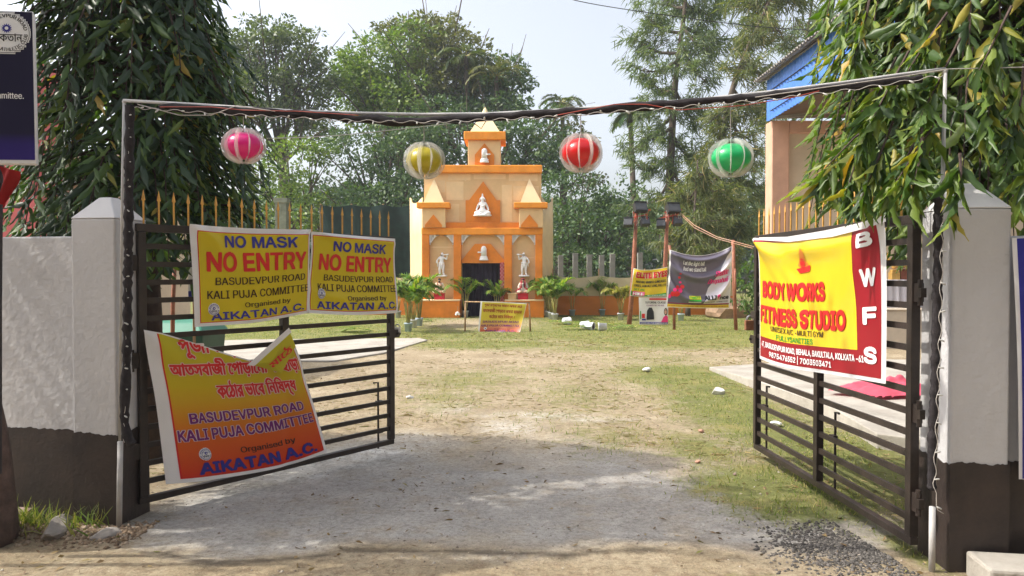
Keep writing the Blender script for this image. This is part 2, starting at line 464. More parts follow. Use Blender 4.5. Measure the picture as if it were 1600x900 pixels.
# ================================================================ GROUND
def ell(x, y, px, py, rpx, rpy, p=2):
    """soft patch of ground round the place seen at a photo pixel"""
    c = G(px, py); rx = (G(px + rpx, py).x - G(px - rpx, py).x) / 2; ry = (G(px, py - rpy).y - G(px, py + rpy).y) / 2
    return np.exp(-(np.abs((x - c.x) / rx) ** p + np.abs((y - c.y) / ry) ** p))
def grass_mask(x, y):
    x = np.asarray(x, float); y = np.asarray(y, float)
    g = 0 * x
    for px, py, rx, ry, s in [(1225, 765, 135, 46, 1.2), (1330, 720, 120, 80, 1.1), (1150, 640, 120, 75, .8), (1060, 585, 130, 28, .85),
                              (1130, 612, 70, 25, .8), (900, 615, 110, 40, .4), (730, 592, 130, 26, .5), (1100, 700, 90, 40, .6), (1000, 560, 160, 14, .55), (850, 575, 160, 14, .42), (700, 620, 90, 30, .45), (960, 680, 130, 40, .38), (860, 650, 120, 20, .3),
                              (760, 538, 150, 10, .9), (1050, 530, 180, 14, 1.1), (930, 545, 160, 12, .6), (500, 512, 220, 13, 1.0),
                              (340, 545, 90, 30, .7), (1190, 900, 60, 8, .3), (80, 815, 90, 14, .6), (1420, 860, 30, 40, .7), (380, 700, 60, 30, .35)]:
        g = np.maximum(g, s * ell(x, y, px, py, rx, ry))
    far = np.clip((y - 15.5) / 3, 0, 1) * .9
    sand = ell(x, y, 745, 505, 120, 12) + .6 * ell(x, y, 800, 560, 260, 14)
    g = np.maximum(g, far) * (1 - .85 * np.clip(sand, 0, 1))
    return np.clip(g, 0, 1.2)
def conc_mask(x, y):
    e = .5 * (fbm(x * 1.3 + 9, y * 1.3) - .5)
    a = np.clip((7.2 - y + e * 5 + np.minimum(0, (.9 - x)) * 1.8) / 1.6, 0, 1)
    b = np.clip((y - 4.05 + e * 1.0) / .25, 0, 1)
    c = np.clip((x + 2.6 + e) / .4, 0, 1)
    return a * b * c
def powder_mask(x, y):
    p = 0 * x
    for px, py, rx, ry, s in [(565, 715, 80, 18, 1.6), (470, 738, 70, 20, 1.3), (800, 668, 50, 14, .6), (830, 648, 90, 6, .5), (360, 780, 90, 30, .6), (250, 850, 60, 10, .5), (700, 640, 40, 8, .4), (930, 655, 60, 4, .5), (640, 690, 60, 18, .4), (860, 700, 60, 30, .3), (420, 860, 90, 10, .5), (760, 870, 120, 10, .35), (330, 870, 60, 8, .5)]:
        p = np.maximum(p, s * ell(x, y, px, py, rx, ry))
    return np.clip(p * (.2 + 1.3 * fbm(x * 4, y * 4)), 0, 1)
def edge_mask(x, y):                                 # broken dark rim of the old cement along the lane
    e = .5 * (fbm(x * 1.3 + 9, y * 1.3) - .5)
    return np.exp(-((y - 4.03 + e + .10 * (fbm(x * 5, y * 5, 3) - .5)) / .035) ** 2) * np.clip((fbm(x * 2.1 + 4, y * .5) - .36) * 5, 0, 1) * (x > -2.2)
def gz(x, y):
    return .055 * np.exp(-((x + 2.95) / .5) ** 2 - ((y - 4.37) / .10) ** 2) * (.5 + fbm(x * 6, y * 6, 3)) + .03 * (fbm(x * .5, y * .5, 3) - .5) * np.clip((y - 3.0) / 4, 0, 1) + .014 * (fbm(x * 3.1, y * 3.1, 3) - .5) + .02 * np.clip((4.2 - y) / .6, 0, 1) * (fbm(x * 7, y * 9, 3) - .5)
xs = np.concatenate([-np.geomspace(125, 5.1, 50), np.arange(-5, 5.01, .055), np.geomspace(5.1, 125, 50)])
ys = np.concatenate([np.array([-15, -8, -4, 0, 1.5, 2.4]), np.geomspace(3.0, 34, 300), np.geomspace(36, 125, 30)])
X, Y = np.meshgrid(xs, ys); nx, ny = len(xs), len(ys)
Z = gz(X, Y)
idx = np.arange(nx * ny).reshape(ny, nx)
Fg = np.stack([idx[:-1, :-1], idx[:-1, 1:], idx[1:, 1:], idx[1:, :-1]], -1).reshape(-1, 4)
gm = bpy.data.materials.new('soil_and_cement'); gm.use_nodes = True; t = gm.node_tree; b = t.nodes['Principled BSDF']
def nd(kind, **kw):
    n = t.nodes.new(kind)
    for k, v in kw.items(): setattr(n, k, v)
    return n
tc = nd('ShaderNodeTexCoord')
def noise(sc, det=6, ro=.65):
    n = nd('ShaderNodeTexNoise'); n.inputs['Scale'].default_value = sc; n.inputs['Detail'].default_value = det; n.inputs['Roughness'].default_value = ro
    t.links.new(tc.outputs['Object'], n.inputs['Vector']); return n.outputs['Fac']
def ramp(f, stops):
    r = nd('ShaderNodeValToRGB'); e = r.color_ramp.elements
    while len(e) < len(stops): e.new(.5)
    for i, (p, c) in enumerate(stops): e[i].position = p; e[i].color = (c + (1,)) if isinstance(c, tuple) else (c, c, c, 1)
    t.links.new(f, r.inputs['Fac']); return r.outputs['Color']
def mix(f, a, c, mode='MIX'):
    m = nd('ShaderNodeMix', data_type='RGBA', blend_type=mode)
    for s, v in ((0, f), (6, a), (7, c)):
        if hasattr(v, 'links'): t.links.new(v, m.inputs[s])
        else: m.inputs[s].default_value = v if isinstance(v, float) else tuple(v) + (1,)
    return m.outputs[2]
def mth(op, a, c, clamp=False):
    m = nd('ShaderNodeMath', operation=op, use_clamp=clamp)
    for s, v in ((0, a), (1, c)):
        if hasattr(v, 'links'): t.links.new(v, m.inputs[s])
        else: m.inputs[s].default_value = v
    return m.outputs[0]
def attr(n):
    a = nd('ShaderNodeAttribute', attribute_name=n); return a.outputs['Fac']
soil = ramp(noise(1.4, 8), [(.3, (.28, .225, .145)), (.5, (.37, .305, .205)), (.7, (.46, .39, .28))])
soil = mix(ramp(noise(14, 8, .75), [(.48, 0.0), (.62, .75)]), soil, (.25, .18, .115))
soil = mix(ramp(noise(60, 3), [(.62, 0.0), (.7, .6)]), soil, (.62, .54, .44))
soil = mix(ramp(noise(4.5, 9, .8), [(.5, 0.0), (.6, .45)]), soil, (.21, .165, .11))
conc = ramp(noise(2.2, 8, .7), [(.3, (.30, .288, .27)), (.52, (.385, .372, .352)), (.72, (.49, .475, .45))])
conc = mix(ramp(noise(45, 4, .8), [(.55, 0.0), (.66, .5)]), conc, (.20, .175, .15))
conc = mix(ramp(noise(110, 2), [(.64, 0.0), (.7, .7)]), conc, (.56, .53, .49))
base = mix(mth('MULTIPLY', attr('conc'), ramp(noise(3.3, 6), [(.28, .45), (.5, 1.0)]), True), soil, conc)
base = mix(mth('MULTIPLY', attr('powder'), ramp(noise(9, 7, .8), [(.4, .25), (.58, 1.0)]), True), base, (.74, .73, .70))
gf = mth('ADD', attr('grass'), mth('MULTIPLY', mth('SUBTRACT', noise(5, 8, .75), .5), 1.6))
gcol = ramp(noise(2.5, 6), [(.3, (.105, .125, .035)), (.5, (.16, .18, .05)), (.7, (.27, .235, .09))])
base = mix(ramp(gf, [(.22, 0.0), (.6, .9)]), base, gcol)
vor = nd('ShaderNodeTexVoronoi'); vor.inputs['Scale'].default_value = 16; t.links.new(tc.outputs['Object'], vor.inputs['Vector'])
base = mix(mth('MULTIPLY', ramp(vor.outputs['Distance'], [(.06, 1.0), (.13, 0.0)]), ramp(noise(1.9, 4), [(.5, 0.0), (.6, .8)])), base, (.12, .09, .06))
base = mix(1.0, base, ramp(noise(26, 9, .85), [(.36, (.62, .6, .57)), (.5, (1.0, 1.0, 1.0)), (.64, (1.22, 1.2, 1.16))]), 'MULTIPLY')
base = mix(ramp(noise(70, 6, .9), [(.57, 0.0), (.66, .55)]), base, (.11, .085, .06))
base = mix(mth('MULTIPLY', attr('edge'), .75), base, (.07, .06, .05))
t.links.new(base, b.inputs['Base Color']); b.inputs['Roughness'].default_value = .95; b.inputs['Specular IOR Level'].default_value = .15
bp = nd('ShaderNodeBump'); bp.inputs['Strength'].default_value = .9; bp.inputs['Distance'].default_value = .035
hh = mth('ADD', noise(7, 9, .8), mth('MULTIPLY', noise(60, 5, .7), .35)); t.links.new(hh, bp.inputs['Height']); t.links.new(bp.outputs['Normal'], b.inputs['Normal'])
o = np_mesh('ground', np.stack([X, Y, Z], -1).reshape(-1, 3), Fg, gm, smooth=True,
            attrs={'grass': grass_mask(X, Y).ravel(), 'conc': conc_mask(X, Y).ravel(), 'powder': powder_mask(X, Y).ravel(), 'edge': edge_mask(X, Y).ravel()})
set_props(o, kind='structure')

# grass blades
def blades(name, n, x0, x1, ylo, yhi, h0, h1, wd, dens=1.0, mat_=None):
    u = rng.random(n); y = ylo * (yhi / ylo) ** u; x = x0 + (x1 - x0) * rng.random(n)
    keep = np.abs(x) < y * .76 + .6
    m = np.clip(grass_mask(x, y) * 1.25 - .12, 0, 1) * np.clip((fbm(x * 2.3, y * 2.3) - .30) * 3.2, 0.05, 1) * dens
    keep &= rng.random(n) < m
    x, y = x[keep], y[keep]; n = len(x)
    P = np.stack([x, y, gz(x, y) - .004], 1)
    D = np.stack([rng.normal(0, .55, n), rng.normal(0, .55, n), np.ones(n)], 1); S = np.stack([rng.normal(size=n), rng.normal(size=n), 0 * x], 1)
    L = h0 + (h1 - h0) * rng.random(n) ** 2.0; Wd = wd * (.6 + .8 * rng.random(n)) * np.maximum(1, y / 12)
    pv = [(0, -.5, 0), (0, .5, 0), (.55, .38, .06), (.55, -.38, .06), (1, .04, .28), (1, -.04, .28)]
    V, F = scatter(pv, [(0, 1, 2, 3), (3, 2, 4, 5)], P, D, S, L, Wd)
    o = np_mesh(name, V, F, mat_); set_props(o, kind='stuff'); return o
gl = leafmat('grass_blade', [(0, (.09, .15, .03)), (.4, (.165, .225, .05)), (.7, (.28, .28, .09)), (1, (.46, .38, .18))], trans=.3, rough=.6, spec=.2)
o = blades('grass', 620000, -16, 18, 4.0, 27.5, .014, .062, .0055, mat_=gl); set_props(o, 'short patchy green and straw coloured grass growing over the sandy field', 'grass')
# dry straw stubble lying about
n = 15000; x = rng.uniform(-3, 5.5, n); y = 5.2 * (19 / 5.2) ** rng.random(n)
k = (fbm(x * 1.7 + 3, y * 1.7) > .50) & (conc_mask(x, y) < .35); x, y = x[k], y[k]; n = len(x)
V, F = scatter([(0, -.5, 0), (0, .5, 0), (1, .3, 0), (1, -.3, 0)], [(0, 1, 2, 3)], np.stack([x, y, gz(x, y) + .006], 1),
               np.stack([rng.normal(size=n), rng.normal(size=n), .12 * rng.random(n)], 1), np.stack([rng.normal(size=n), rng.normal(size=n), .4 * rng.normal(size=n)], 1),
               rng.uniform(.03, .11, n), rng.uniform(.004, .012, n) * np.maximum(1, y / 10))
o = np_mesh('dry_stubble', V, F, leafmat('straw', [(0, (.19, .14, .06)), (.6, (.3, .23, .1)), (1, (.16, .17, .05))], trans=.1, rough=.8))
set_props(o, 'dry brown stubble and clippings strewn over the bare sand', 'stubble', kind='stuff')

# fallen leaves
n = 1500; x = rng.uniform(-4.2, 5, n); y = 3.6 * (15 / 3.6) ** rng.random(n); k = (fbm(x * 1.2 + 8, y * 1.2) > .42) & (np.abs(x) < y * .75); x, y = x[k], y[k]; n = len(x)
V, F = scatter([(0, 0, 0), (.4, -.5, .08), (1, 0, .02), (.4, .5, .1)], [(0, 1, 2, 3)], np.stack([x, y, gz(x, y) + .008], 1), np.stack([rng.normal(size=n), rng.normal(size=n), .15 * rng.normal(size=n)], 1), np.stack([rng.normal(size=n), rng.normal(size=n), .3 * rng.normal(size=n)], 1), rng.uniform(.02, .07, n), rng.uniform(.01, .022, n))
o = np_mesh('leaf_litter', V, F, leafmat('dead_leaf', [(0, (.10, .06, .03)), (.5, (.2, .13, .06)), (.85, (.3, .22, .1)), (1, (.16, .17, .05))], trans=.1, rough=.7)); set_props(o, 'dry fallen leaves littering the drive and sand', 'leaf litter', kind='stuff')

# loose stones
OCT = [(1, 0, 0), (-1, 0, 0), (0, 1, 0), (0, -1, 0), (0, 0, 1), (0, 0, -1)]
OCF = [(0, 2, 4), (2, 1, 4), (1, 3, 4), (3, 0, 4), (2, 0, 5), (1, 2, 5), (3, 1, 5), (0, 3, 5)]
def stones(name, x, y, r, m, z=0):
    n = len(x); A = np.array(OCT, float)[None] * (r[:, None, None] * rng.uniform(.55, 1.25, (n, 6, 1)))
    a = rng.random(n) * 6.3; c, s = np.cos(a), np.sin(a)
    V = np.stack([A[..., 0] * c[:, None] - A[..., 1] * s[:, None] + x[:, None], A[..., 0] * s[:, None] + A[..., 1] * c[:, None] + y[:, None], A[..., 2] * .7 + (gz(x, y) + z)[:, None]], -1).reshape(-1, 3)
    F = (np.array(OCF)[None] + (np.arange(n) * 6)[:, None, None]).reshape(-1, 3)
    o = np_mesh(name, V, F, m); set_props(o, kind='stuff'); return o
c = G(1345, 858); n = 5200
x = rng.normal(c.x, .24, n); y = rng.normal(c.y, .19, n); k = (np.abs(x - c.x) < .6) & (np.abs(y - c.y) < .5) & (rng.random(n) < .35 + .9 * fbm(x * 7, y * 7)) & (x < 2.02 + (4.5 - y) * .1); x, y = x[k], y[k]
o = stones('gravel_patch', x, y, rng.uniform(.006, .016, len(x)), leafmat('gravel', [(0, (.04, .037, .034)), (.6, (.09, .082, .075)), (1, (.17, .155, .14))], trans=0, rough=.85))
set_props(o, 'dark grey gravel spread on the dirt near the foot of the gym banner gate', 'gravel')
n = 7000; x = rng.uniform(-4.5, 4, n); y = 3.2 * (10 / 3.2) ** rng.random(n); k = fbm(x * 2, y * 2) > .44; x, y = x[k], y[k]
o = stones('pebbles', x, y, rng.uniform(.003, .012, len(x)) * rng.uniform(.5, 1.2, len(x)), leafmat('pebble', [(0, (.13, .1, .08)), (.6, (.3, .25, .2)), (1, (.5, .45, .38))], trans=0, rough=.9))
set_props(o, 'small loose pebbles scattered over the driveway', 'pebbles')
c = G(130, 845); n = 1500; x = rng.uniform(-3.2, -2.2, n); y = rng.normal(4.36, .09, n)
o = stones('dirt_crumbs', x, y, rng.uniform(.006, .024, n), leafmat('dirt', [(0, (.12, .08, .05)), (.6, (.24, .17, .11)), (1, (.36, .28, .2))], trans=0, rough=.95))
set_props(o, 'crumbled brown dirt heaped along the foot of the white wall', 'dirt')
# leafy weeds at the wall foot
n = 420; x = rng.uniform(-3.35, -2.45, n); y = rng.normal(4.40, .07, n)
x = np.where(rng.random(n) < .6, rng.normal(-2.95, .16, n), x)
V, F = scatter([(0, -.5, 0), (0, .5, 0), (.55, .4, .08), (.55, -.4, .08), (1, .04, .4), (1, -.04, .4)], [(0, 1, 2, 3), (3, 2, 4, 5)], np.stack([x, y, gz(x, y)], 1),
               np.stack([rng.normal(0, .7, n), rng.normal(0, .5, n), np.ones(n)], 1), rdirs(n), rng.uniform(.05, .16, n), rng.uniform(.004, .012, n))
o = np_mesh('weeds', V, F, gl); set_props(o, 'tuft of green weeds at the foot of the white wall', 'weeds', kind='stuff')

# slabs and step
M_slab = mat('old_cement', (.27, .245, .21), .92, .2, 2.2, .9, 22, col2=(.43, .40, .35), detail=9)
def flat_slab(name, pix, h, m, top=None):
    mb = MB(); P = [G(*p) for p in pix]; n = len(P)
    a = [(p.x, p.y, -.05) for p in P]; tp = [(p.x, p.y, h) for p in P]
    mb.add(a + tp, [tuple(range(n)), tuple(range(2 * n - 1, n - 1, -1))] + [(i, (i + 1) % n, n + (i + 1) % n, n + i) for i in range(n)])
    o = mb.build(name, m, bevel=.01); set_props(o, kind='structure'); return o
flat_slab('concrete_path', [(250, 566), (520, 566), (600, 553), (668, 533), (655, 530), (420, 532), (230, 536)], .03, M_slab)
# the raised slab by the building
mb = MB()
P = [G(1108, 578), G(1188, 612), G(1300, 655), G(1370, 700), G(1620, 735), G(1620, 575), G(1300, 573)]
n = len(P); h = .13
mb.add([(p.x, p.y, -.05) for p in P] + [(p.x, p.y, h if i not in (0,) else .05) for i, p in enumerate(P)],
       [tuple(range(n)), tuple(range(2 * n - 1, n - 1, -1))] + [(i, (i + 1) % n, n + (i + 1) % n, n + i) for i in range(n)])
set_props(mb.build('concrete_platform', M_slab, bevel=.012), kind='structure')
# kerb step in front of the right pillar
GD = Vector((4.57, -.71, 0)).normalized()      # along the gateway
GN = Vector((-GD.y, GD.x, 0))                  # into the field
mb = MB(); c = Vector((2.27, 3.80, 0)) + GD * .68 - GN * .13
mb.box((c.x, c.y, .05), (1.2, .26, .14), 0, Matrix((GD, GN, Vector((0, 0, 1)))).transposed())
set_props(mb.build('kerb_step', M_slab, bevel=.015), kind='structure')

# ================================================================ WALLS AND PILLARS
M_white = plaster('limewashed_plaster', (.52, .515, .525), (.36, .335, .31))
M_white2 = mat('smooth_white_paint', (.64, .635, .64), .7, .05, 2, .15, 50)
M_black = mat('black_dado_paint', (.022, .017, .016), .55, .35, 3, .35, 40, col2=(.055, .038, .031))
ROT = Matrix((GD, GN, Vector((0, 0, 1)))).transposed()
RD = Vector((1, -.012, 0)).normalized(); RN = Vector((.012, 1, 0)).normalized()      # the right pillar stands square to the lane
def obox(mb, p, l, d, z0, z1, D, N, m=0):            # box from p: l along D, d along N
    c = Vector(p) + D * (l / 2) + N * (d / 2)
    mb.box((c.x, c.y, (z0 + z1) / 2), (l, d, z1 - z0), m, Matrix((D, N, Vector((0, 0, 1)))).transposed())
def dado(p, l, d, z1, D, N, seed):                   # black base coat with a hand-brushed top edge
    rr = random.Random(seed); mb = MB(); p = Vector(p) - D * .003 - N * .003; l += .006; d += .006
    cs = [p, p + D * l, p + D * l + N * d, p + N * d]; pts = []
    for i in range(4):
        a, c = cs[i], cs[(i + 1) % 4]; n = max(2, int((c - a).length / .012)); pts += [a.lerp(c, k / n) for k in range(n)]
    z = 0; vs = []
    for k, q in enumerate(pts):
        z = z * .8 + rr.uniform(-.0055, .0055); vs += [(q.x, q.y, -.08), (q.x, q.y, z1 + z)]
    n = len(pts); mb.add(vs, [(2 * i, 2 * ((i + 1) % n), 2 * ((i + 1) % n) + 1, 2 * i + 1) for i in range(n)]); return mb
def pillar(fl, label, GD, GN, split=.565):
    fl = Vector((fl[0], fl[1], 0)); r = thing('gate_pillar', fl, label, 'pillar')
    mb = MB(); obox(mb, fl, .3, .3, -.08, 1.89, GD, GN); mb.build('shaft', M_white, r, bevel=.012)
    dado(fl, .3, .3, split, GD, GN, 5).build('dado', M_black, r)
    mb = MB(); q = [fl + GD * a + GN * c for a, c in ((-.004, -.004), (.304, -.004), (.304, .304), (-.004, .304))]
    tq = [fl + GD * a + GN * c for a, c in ((.11, .11), (.19, .11), (.19, .19), (.11, .19))]
    mb.add([(p.x, p.y, 1.89) for p in q] + [(p.x, p.y, 2.03) for p in tq], [(0, 1, 2, 3), (4, 5, 6, 7)] + [(i, (i + 1) % 4, 4 + (i + 1) % 4, 4 + i) for i in range(4)])
    mb.build('cap', M_white2, r, bevel=.008); return r
LP = Vector((-2.42, 4.49, 0)) - GD * .3; RP = Vector((2.275, 3.80, 0))
pillar(LP, 'white gate pillar with pyramid cap standing beside the low white wall', GD, GN)
pillar(RP, 'white gate pillar with pyramid cap beside the gym banner gate', RD, RN)
def wall(p, l, top, label, GD, GN):
    p = Vector(p); r = thing('boundary_wall', p, label, 'wall')
    mb = MB(); obox(mb, p, l, .14, -.08, top, GD, GN); mb.build('plaster', M_white, r, bevel=.01)
    dado(p, l, .14, .565, GD, GN, 8).build('dado', M_black, r)
wall(LP - GD * 3.0 + GN * .07, 2.995, 1.785, 'low white boundary wall with black base left of the gateway', GD, GN)
wall(RP + RD * .308 + RN * .07, 2.5, 1.75, 'white boundary wall hung with a blue banner', RD, RN)

# ================================================================ GATES
M_iron = mat('brown_black_iron_paint', (.020, .0155, .0135), .42, .3, 9, .15, 80, spec=.4, col2=(.042, .030, .025))
M_gold = mat('gold_paint', (.62, .33, .07), .45, .2, 20, 0, metal=.1, spec=.5)
M_cable = mat('white_cable', (.42, .39, .36), .5, .08, 9)
def gate(H, E, label, side):
    H = Vector((H[0], H[1], 0)); E = Vector((E[0], E[1], 0)); e = (E - H).normalized(); L = (E - H).length
    nrm = Vector((e.y, -e.x, 0));
    if nrm.dot(-H) < 0: nrm = -nrm
    r = thing('metal_gate', H, label, 'gate'); zb, zt = .08, 1.87; up = Vector((0, 0, 1))
    at = lambda s, z, o=0: H + e * s + nrm * o + up * z
    mb = MB()
    mb.bar(at(0, zb + .02), at(L, zb + .02), .045, .04); mb.bar(at(0, zt - .025), at(L, zt - .025), .045, .05)
    for s in (.03, L / 2, L - .02): mb.bar(at(s, zb + .042), at(s, zt - .052), .05 if s != L / 2 else .055, .05, up=nrm)
    mb.build('frame', M_iron, r, bevel=.003)
    for k in range(1, 15):
        z = zb + .02 + (zt - zb - .045) * k / 15
        mb = MB()
        for a, c in ((.056, L / 2 - .029), (L / 2 + .029, L - .046)): mb.bar(at(a, z), at(c, z), .022, .034)
        mb.build('rail', M_iron, r)
    for k in range(22):
        s = .05 + (L - .09) * k / 21; mb = MB(); w_ = .0065
        mb.tube([at(s, zt - .002), at(s, zt + .155)], w_, 6)
        mb.add([at(s - .0135, zt + .155), at(s, zt + .155, .009), at(s + .0135, zt + .155), at(s, zt + .155, -.009), at(s, zt + .222), at(s, zt + .142)],
               [(0, 1, 4), (1, 2, 4), (2, 3, 4), (3, 0, 4), (1, 0, 5), (2, 1, 5), (3, 2, 5), (0, 3, 5)])
        mb.build('spike', M_gold, r)
    for z in (.42, 1.0, 1.62) if side < 0 else (.32, .80, 1.45):
        mb = MB(); mb.bar(at(-.012, z - .05), at(-.012, z + .05), .05, .03, up=nrm); mb.bar(at(-.06, z), at(-.012, z), .03, .05); mb.tube([at(-.03, z - .07), at(-.03, z + .07)], .014, 8)
        mb.build('hinge', M_iron, r)
    for s in ((L - .12,) if side < 0 else (L / 2 - .14, L - .1)):
        mb = MB(); q = -.05
        mb.tube([at(s - .05, .62, q), at(s, .62, q), at(s, .05, q)], .009, 6)
        for z in (.2, .45): mb.bar(at(s - .03, z, q + .012), at(s + .03, z, q + .012), .03, .03)
        mb.build('drop_bolt', M_iron, r)
    mb = MB(); z = 1.035 if side < 0 else 1.0
    mb.prism([(-.06, -.035), (.05, -.035), (.075, 0), (.05, .035), (-.06, .035)], at(L - .005, z, .03), e, up, nrm * .006)
    mb.tube([at(L + .03, z, .05), at(L + .03, z, .02)], .012, 8)
    mb.build('latch_plate', M_iron, r)
    if side > 0:
        mb = MB(); mb.prism([(-.06, -.03), (.04, -.03), (.06, 0), (.04, .03), (-.06, .03)], at(L - .005, 1.205, .03), e, up, nrm * .006); mb.build('latch_plate', M_iron, r)
    return dict(r=r, H=H, E=E, e=e, n=nrm, L=L, at=at)
GL = gate((-2.385, 4.67), (-1.035, 6.36), 'brown iron gate leaf with gold spikes hung with three yellow banners', -1)
GR = gate((2.18, 3.96), (2.06, 6.19), 'brown iron gate leaf with gold spikes hung with the gym banner', 1)
# padlocks
def padlock(p, label, m, s=1.0):
    r = thing('padlock', p, label, 'padlock'); mb = MB(); mb.box((p.x, p.y, p.z - .035 * s), (.05 * s, .025 * s, .05 * s)); mb.build('case', m, r, bevel=.006)
    mb = MB(); mb.tube([p + Vector((.017 * s * math.cos(a), 0, .022 * s * math.sin(a) - .01 * s)) for a in [math.pi * i / 8 for i in range(9)]], .005 * s, 6); mb.build('shackle', mat('steel', (.5, .5, .5), .3, .1, metal=.9), r)
padlock(GR['at'](GR['L'] + .045, 1.175, .04), 'rusty brown padlock hanging from the gym banner gate', mat('rust', (.20, .085, .04), .7, .4, 20), 1.7)
padlock(GL['at'](GL['L'] + .04, 1.10, .02), 'pale padlock on the end stile of the left gate', mat('pale_brass', (.62, .6, .55), .4, .1), 1.1)

# ================================================================ ARCH, CLOTH WRAP, FAIRY LIGHTS
M_pvc = mat('white_pvc', (.46, .45, .44), .5, .18, 6)
M_bcloth = mat('black_cloth', (.022, .018, .02), .9, .4, 30, .4, 60)
pL = Vector((-2.40, 4.46, 0)); pR = Vector((2.215, 3.80, 0)); PB = (pR - pL).normalized(); PN = Vector((PB.y, -PB.x, 0))
if PN.dot(-pL) < 0: PN = -PN
arch = thing('pipe_arch', (0, 4.1, 0), 'white plastic pipe arch wrapped in black cloth spanning the gateway', 'arch')
def archpt(px, py, o=0): return PL(px, py, pL + PN * o, PN)
mb = MB(); mb.tube([archpt(186, 826), archpt(188, 690)], .017, 10); mb.tube([archpt(187, 690, -.03), archpt(191, 320, -.03), archpt(194, 160, -.01)], .0095, 10); mb.ball(archpt(194, 159, -.01), .0125)
mb.build('pipe', M_pvc, arch, True)
mb = MB(); mb.tube([archpt(1456, 894), archpt(1457, 792)], .016, 10); mb.tube([archpt(1460, 760, -.02), archpt(1470, 420, -.02), archpt(1477, 112, -.01)], .0095, 10); mb.ball(archpt(1477, 111, -.01), .013)
mb.build('pipe', M_pvc, arch, True)
top = [(193, 158), (300, 164), (450, 174), (560, 178), (660, 180), (760, 179), (880, 173), (1000, 164), (1100, 156), (1200, 145), (1320, 130), (1420, 116), (1477, 109)]
mb = MB(); mb.tube([archpt(p[0], p[1] - 1, -.01) for p in top], .0095, 10); mb.build('crossbar', M_pvc, arch, True)
# wraps: strips of black cloth bundled along the pipe
def wrap(pts, r0, seed):
    rr = random.Random(seed); f = polyline(pts); N = 70
    return [f(i / N) + Vector((0, 0, rr.uniform(-.006, .006))) for i in range(N + 1)], [r0 * rr.uniform(.75, 1.2) for i in range(N + 1)]
mb = MB(); P, r_ = wrap([archpt(x, y + 7, .016) for x, y in [(250, 160), (330, 164), (450, 170), (560, 178), (620, 183), (670, 181), (760, 176), (880, 169), (1000, 160), (1100, 152), (1200, 143), (1260, 136), (1320, 129), (1400, 120), (1440, 116)]], .0235, 1); mb.tube(P, r_, 8)
mb.build('cloth_wrap', M_bcloth, arch, True)
mb = MB(); P, r_ = wrap([archpt(203, 166, .03), archpt(202, 250, .03), archpt(200, 420, .03), archpt(198, 560, .03), archpt(195, 660, .03), archpt(207, 696, .03)], .027, 2); mb.tube(P, r_, 8)
mb.build('cloth_wrap', M_bcloth, arch, True)
mb = MB(); P, r_ = wrap([archpt(1466, 300, .01), archpt(1465, 420, .01), archpt(1462, 560, .01), archpt(1457, 690, .01), archpt(1456, 765, .01)], .024, 3); mb.tube(P, r_, 8)
mb.build('cloth_wrap', M_bcloth, arch, True)
M_wire_r = mat('red_wire', (.35, .06, .04), .5, .1); M_wire_b = mat('black_wire', (.02, .02, .02), .5, .1)
M_bulb = mat('white_bulb', (.5, .49, .46), .3, .03)
def fairy(pts, label, pitch, seed, amp=.008):
    rr = random.Random(seed); f = polyline(pts); n = int(f.L / pitch); r = thing('fairy_light_string', pts[0], label, 'string lights')
    N = n * 6; P = [f(i / N) + Vector((PB.x, PB.y, 0)) * (amp * math.sin(i * math.pi / 3 + .4)) * (0 if abs((pts[-1] - pts[0]).normalized().z) < .5 else 1)
                    + Vector((0, 0, amp * math.sin(i * math.pi / 3) if abs((pts[-1] - pts[0]).normalized().z) < .5 else 0)) + PN * .028 for i in range(N + 1)]
    mb = MB(); mb.tube(P, .0021, 5); mb.build('cable', M_cable, r, True)
    for k in range(n):
        p = P[k * 6 + 3]; mb = MB()
        d = Vector((PB.x * rr.uniform(.6, 1), PB.y, rr.uniform(-.5, .3))) if abs((pts[-1] - pts[0]).normalized().z) > .5 else Vector((rr.uniform(-1, 1), PN.y * .5, rr.uniform(-1, .2)))
        d.normalize(); mb.tube([p, p + d * .01, p + d * .024, p + d * .028], [.003, .0048, .0045, .0015], 6); mb.build('bulb', M_bulb, r, True)
fairy([archpt(205, 172, .02), archpt(203, 300, .02), archpt(201, 450, .02), archpt(199, 600, .02), archpt(199, 690, .02)], 'white fairy lights running down the left post of the arch', .13, 1)
fairy([archpt(x, y, .02) for x, y in [(215, 170), (330, 178), (450, 185), (560, 190), (660, 192), (760, 189), (880, 183), (1000, 173), (1100, 166), (1200, 157), (1320, 143), (1470, 120)]], 'white fairy lights along the crossbar of the arch', .125, 2, .007)
fairy([archpt(1468, 340, .02), archpt(1466, 480, .02), archpt(1461, 640, .02), archpt(1457, 770, .02), archpt(1470, 800, .02)], 'white fairy lights running down the right post of the arch', .13, 3)
for pix, m, nm, lab in (([(250, 167), (330, 167), (380, 172), (470, 174), (560, 180)], M_wire_r, 'red_wire', 'thin red wire along the arch crossbar above the pink lantern'),
                        ([(870, 180), (960, 163), (1010, 163), (1060, 172), (1160, 165), (1240, 152), (1280, 142)], M_wire_r, 'red_wire', 'thin red wire looping along the arch crossbar between the red and green lanterns'),
                        ([(660, 194), (700, 191), (740, 192), (752, 201), (760, 188)], M_wire_b, 'black_wire', 'small dangling loop of wire on the arch crossbar before the temple spire'),
                        ([(215, 163), (280, 180), (330, 180), (370, 165), (430, 174)], M_cable, 'white_wire', 'white wire looped round the left end of the arch crossbar'),
                        ([(1180, 152), (1320, 132), (1420, 118), (1480, 108), (1600, 105)], M_cable, 'white_wire', 'white wire leaving the right end of the arch crossbar')):
    mb = MB(); mb.tube([archpt(x, y, .042) for x, y in pix], .0026, 5); set_props(mb.build(nm, m), lab, 'wire')

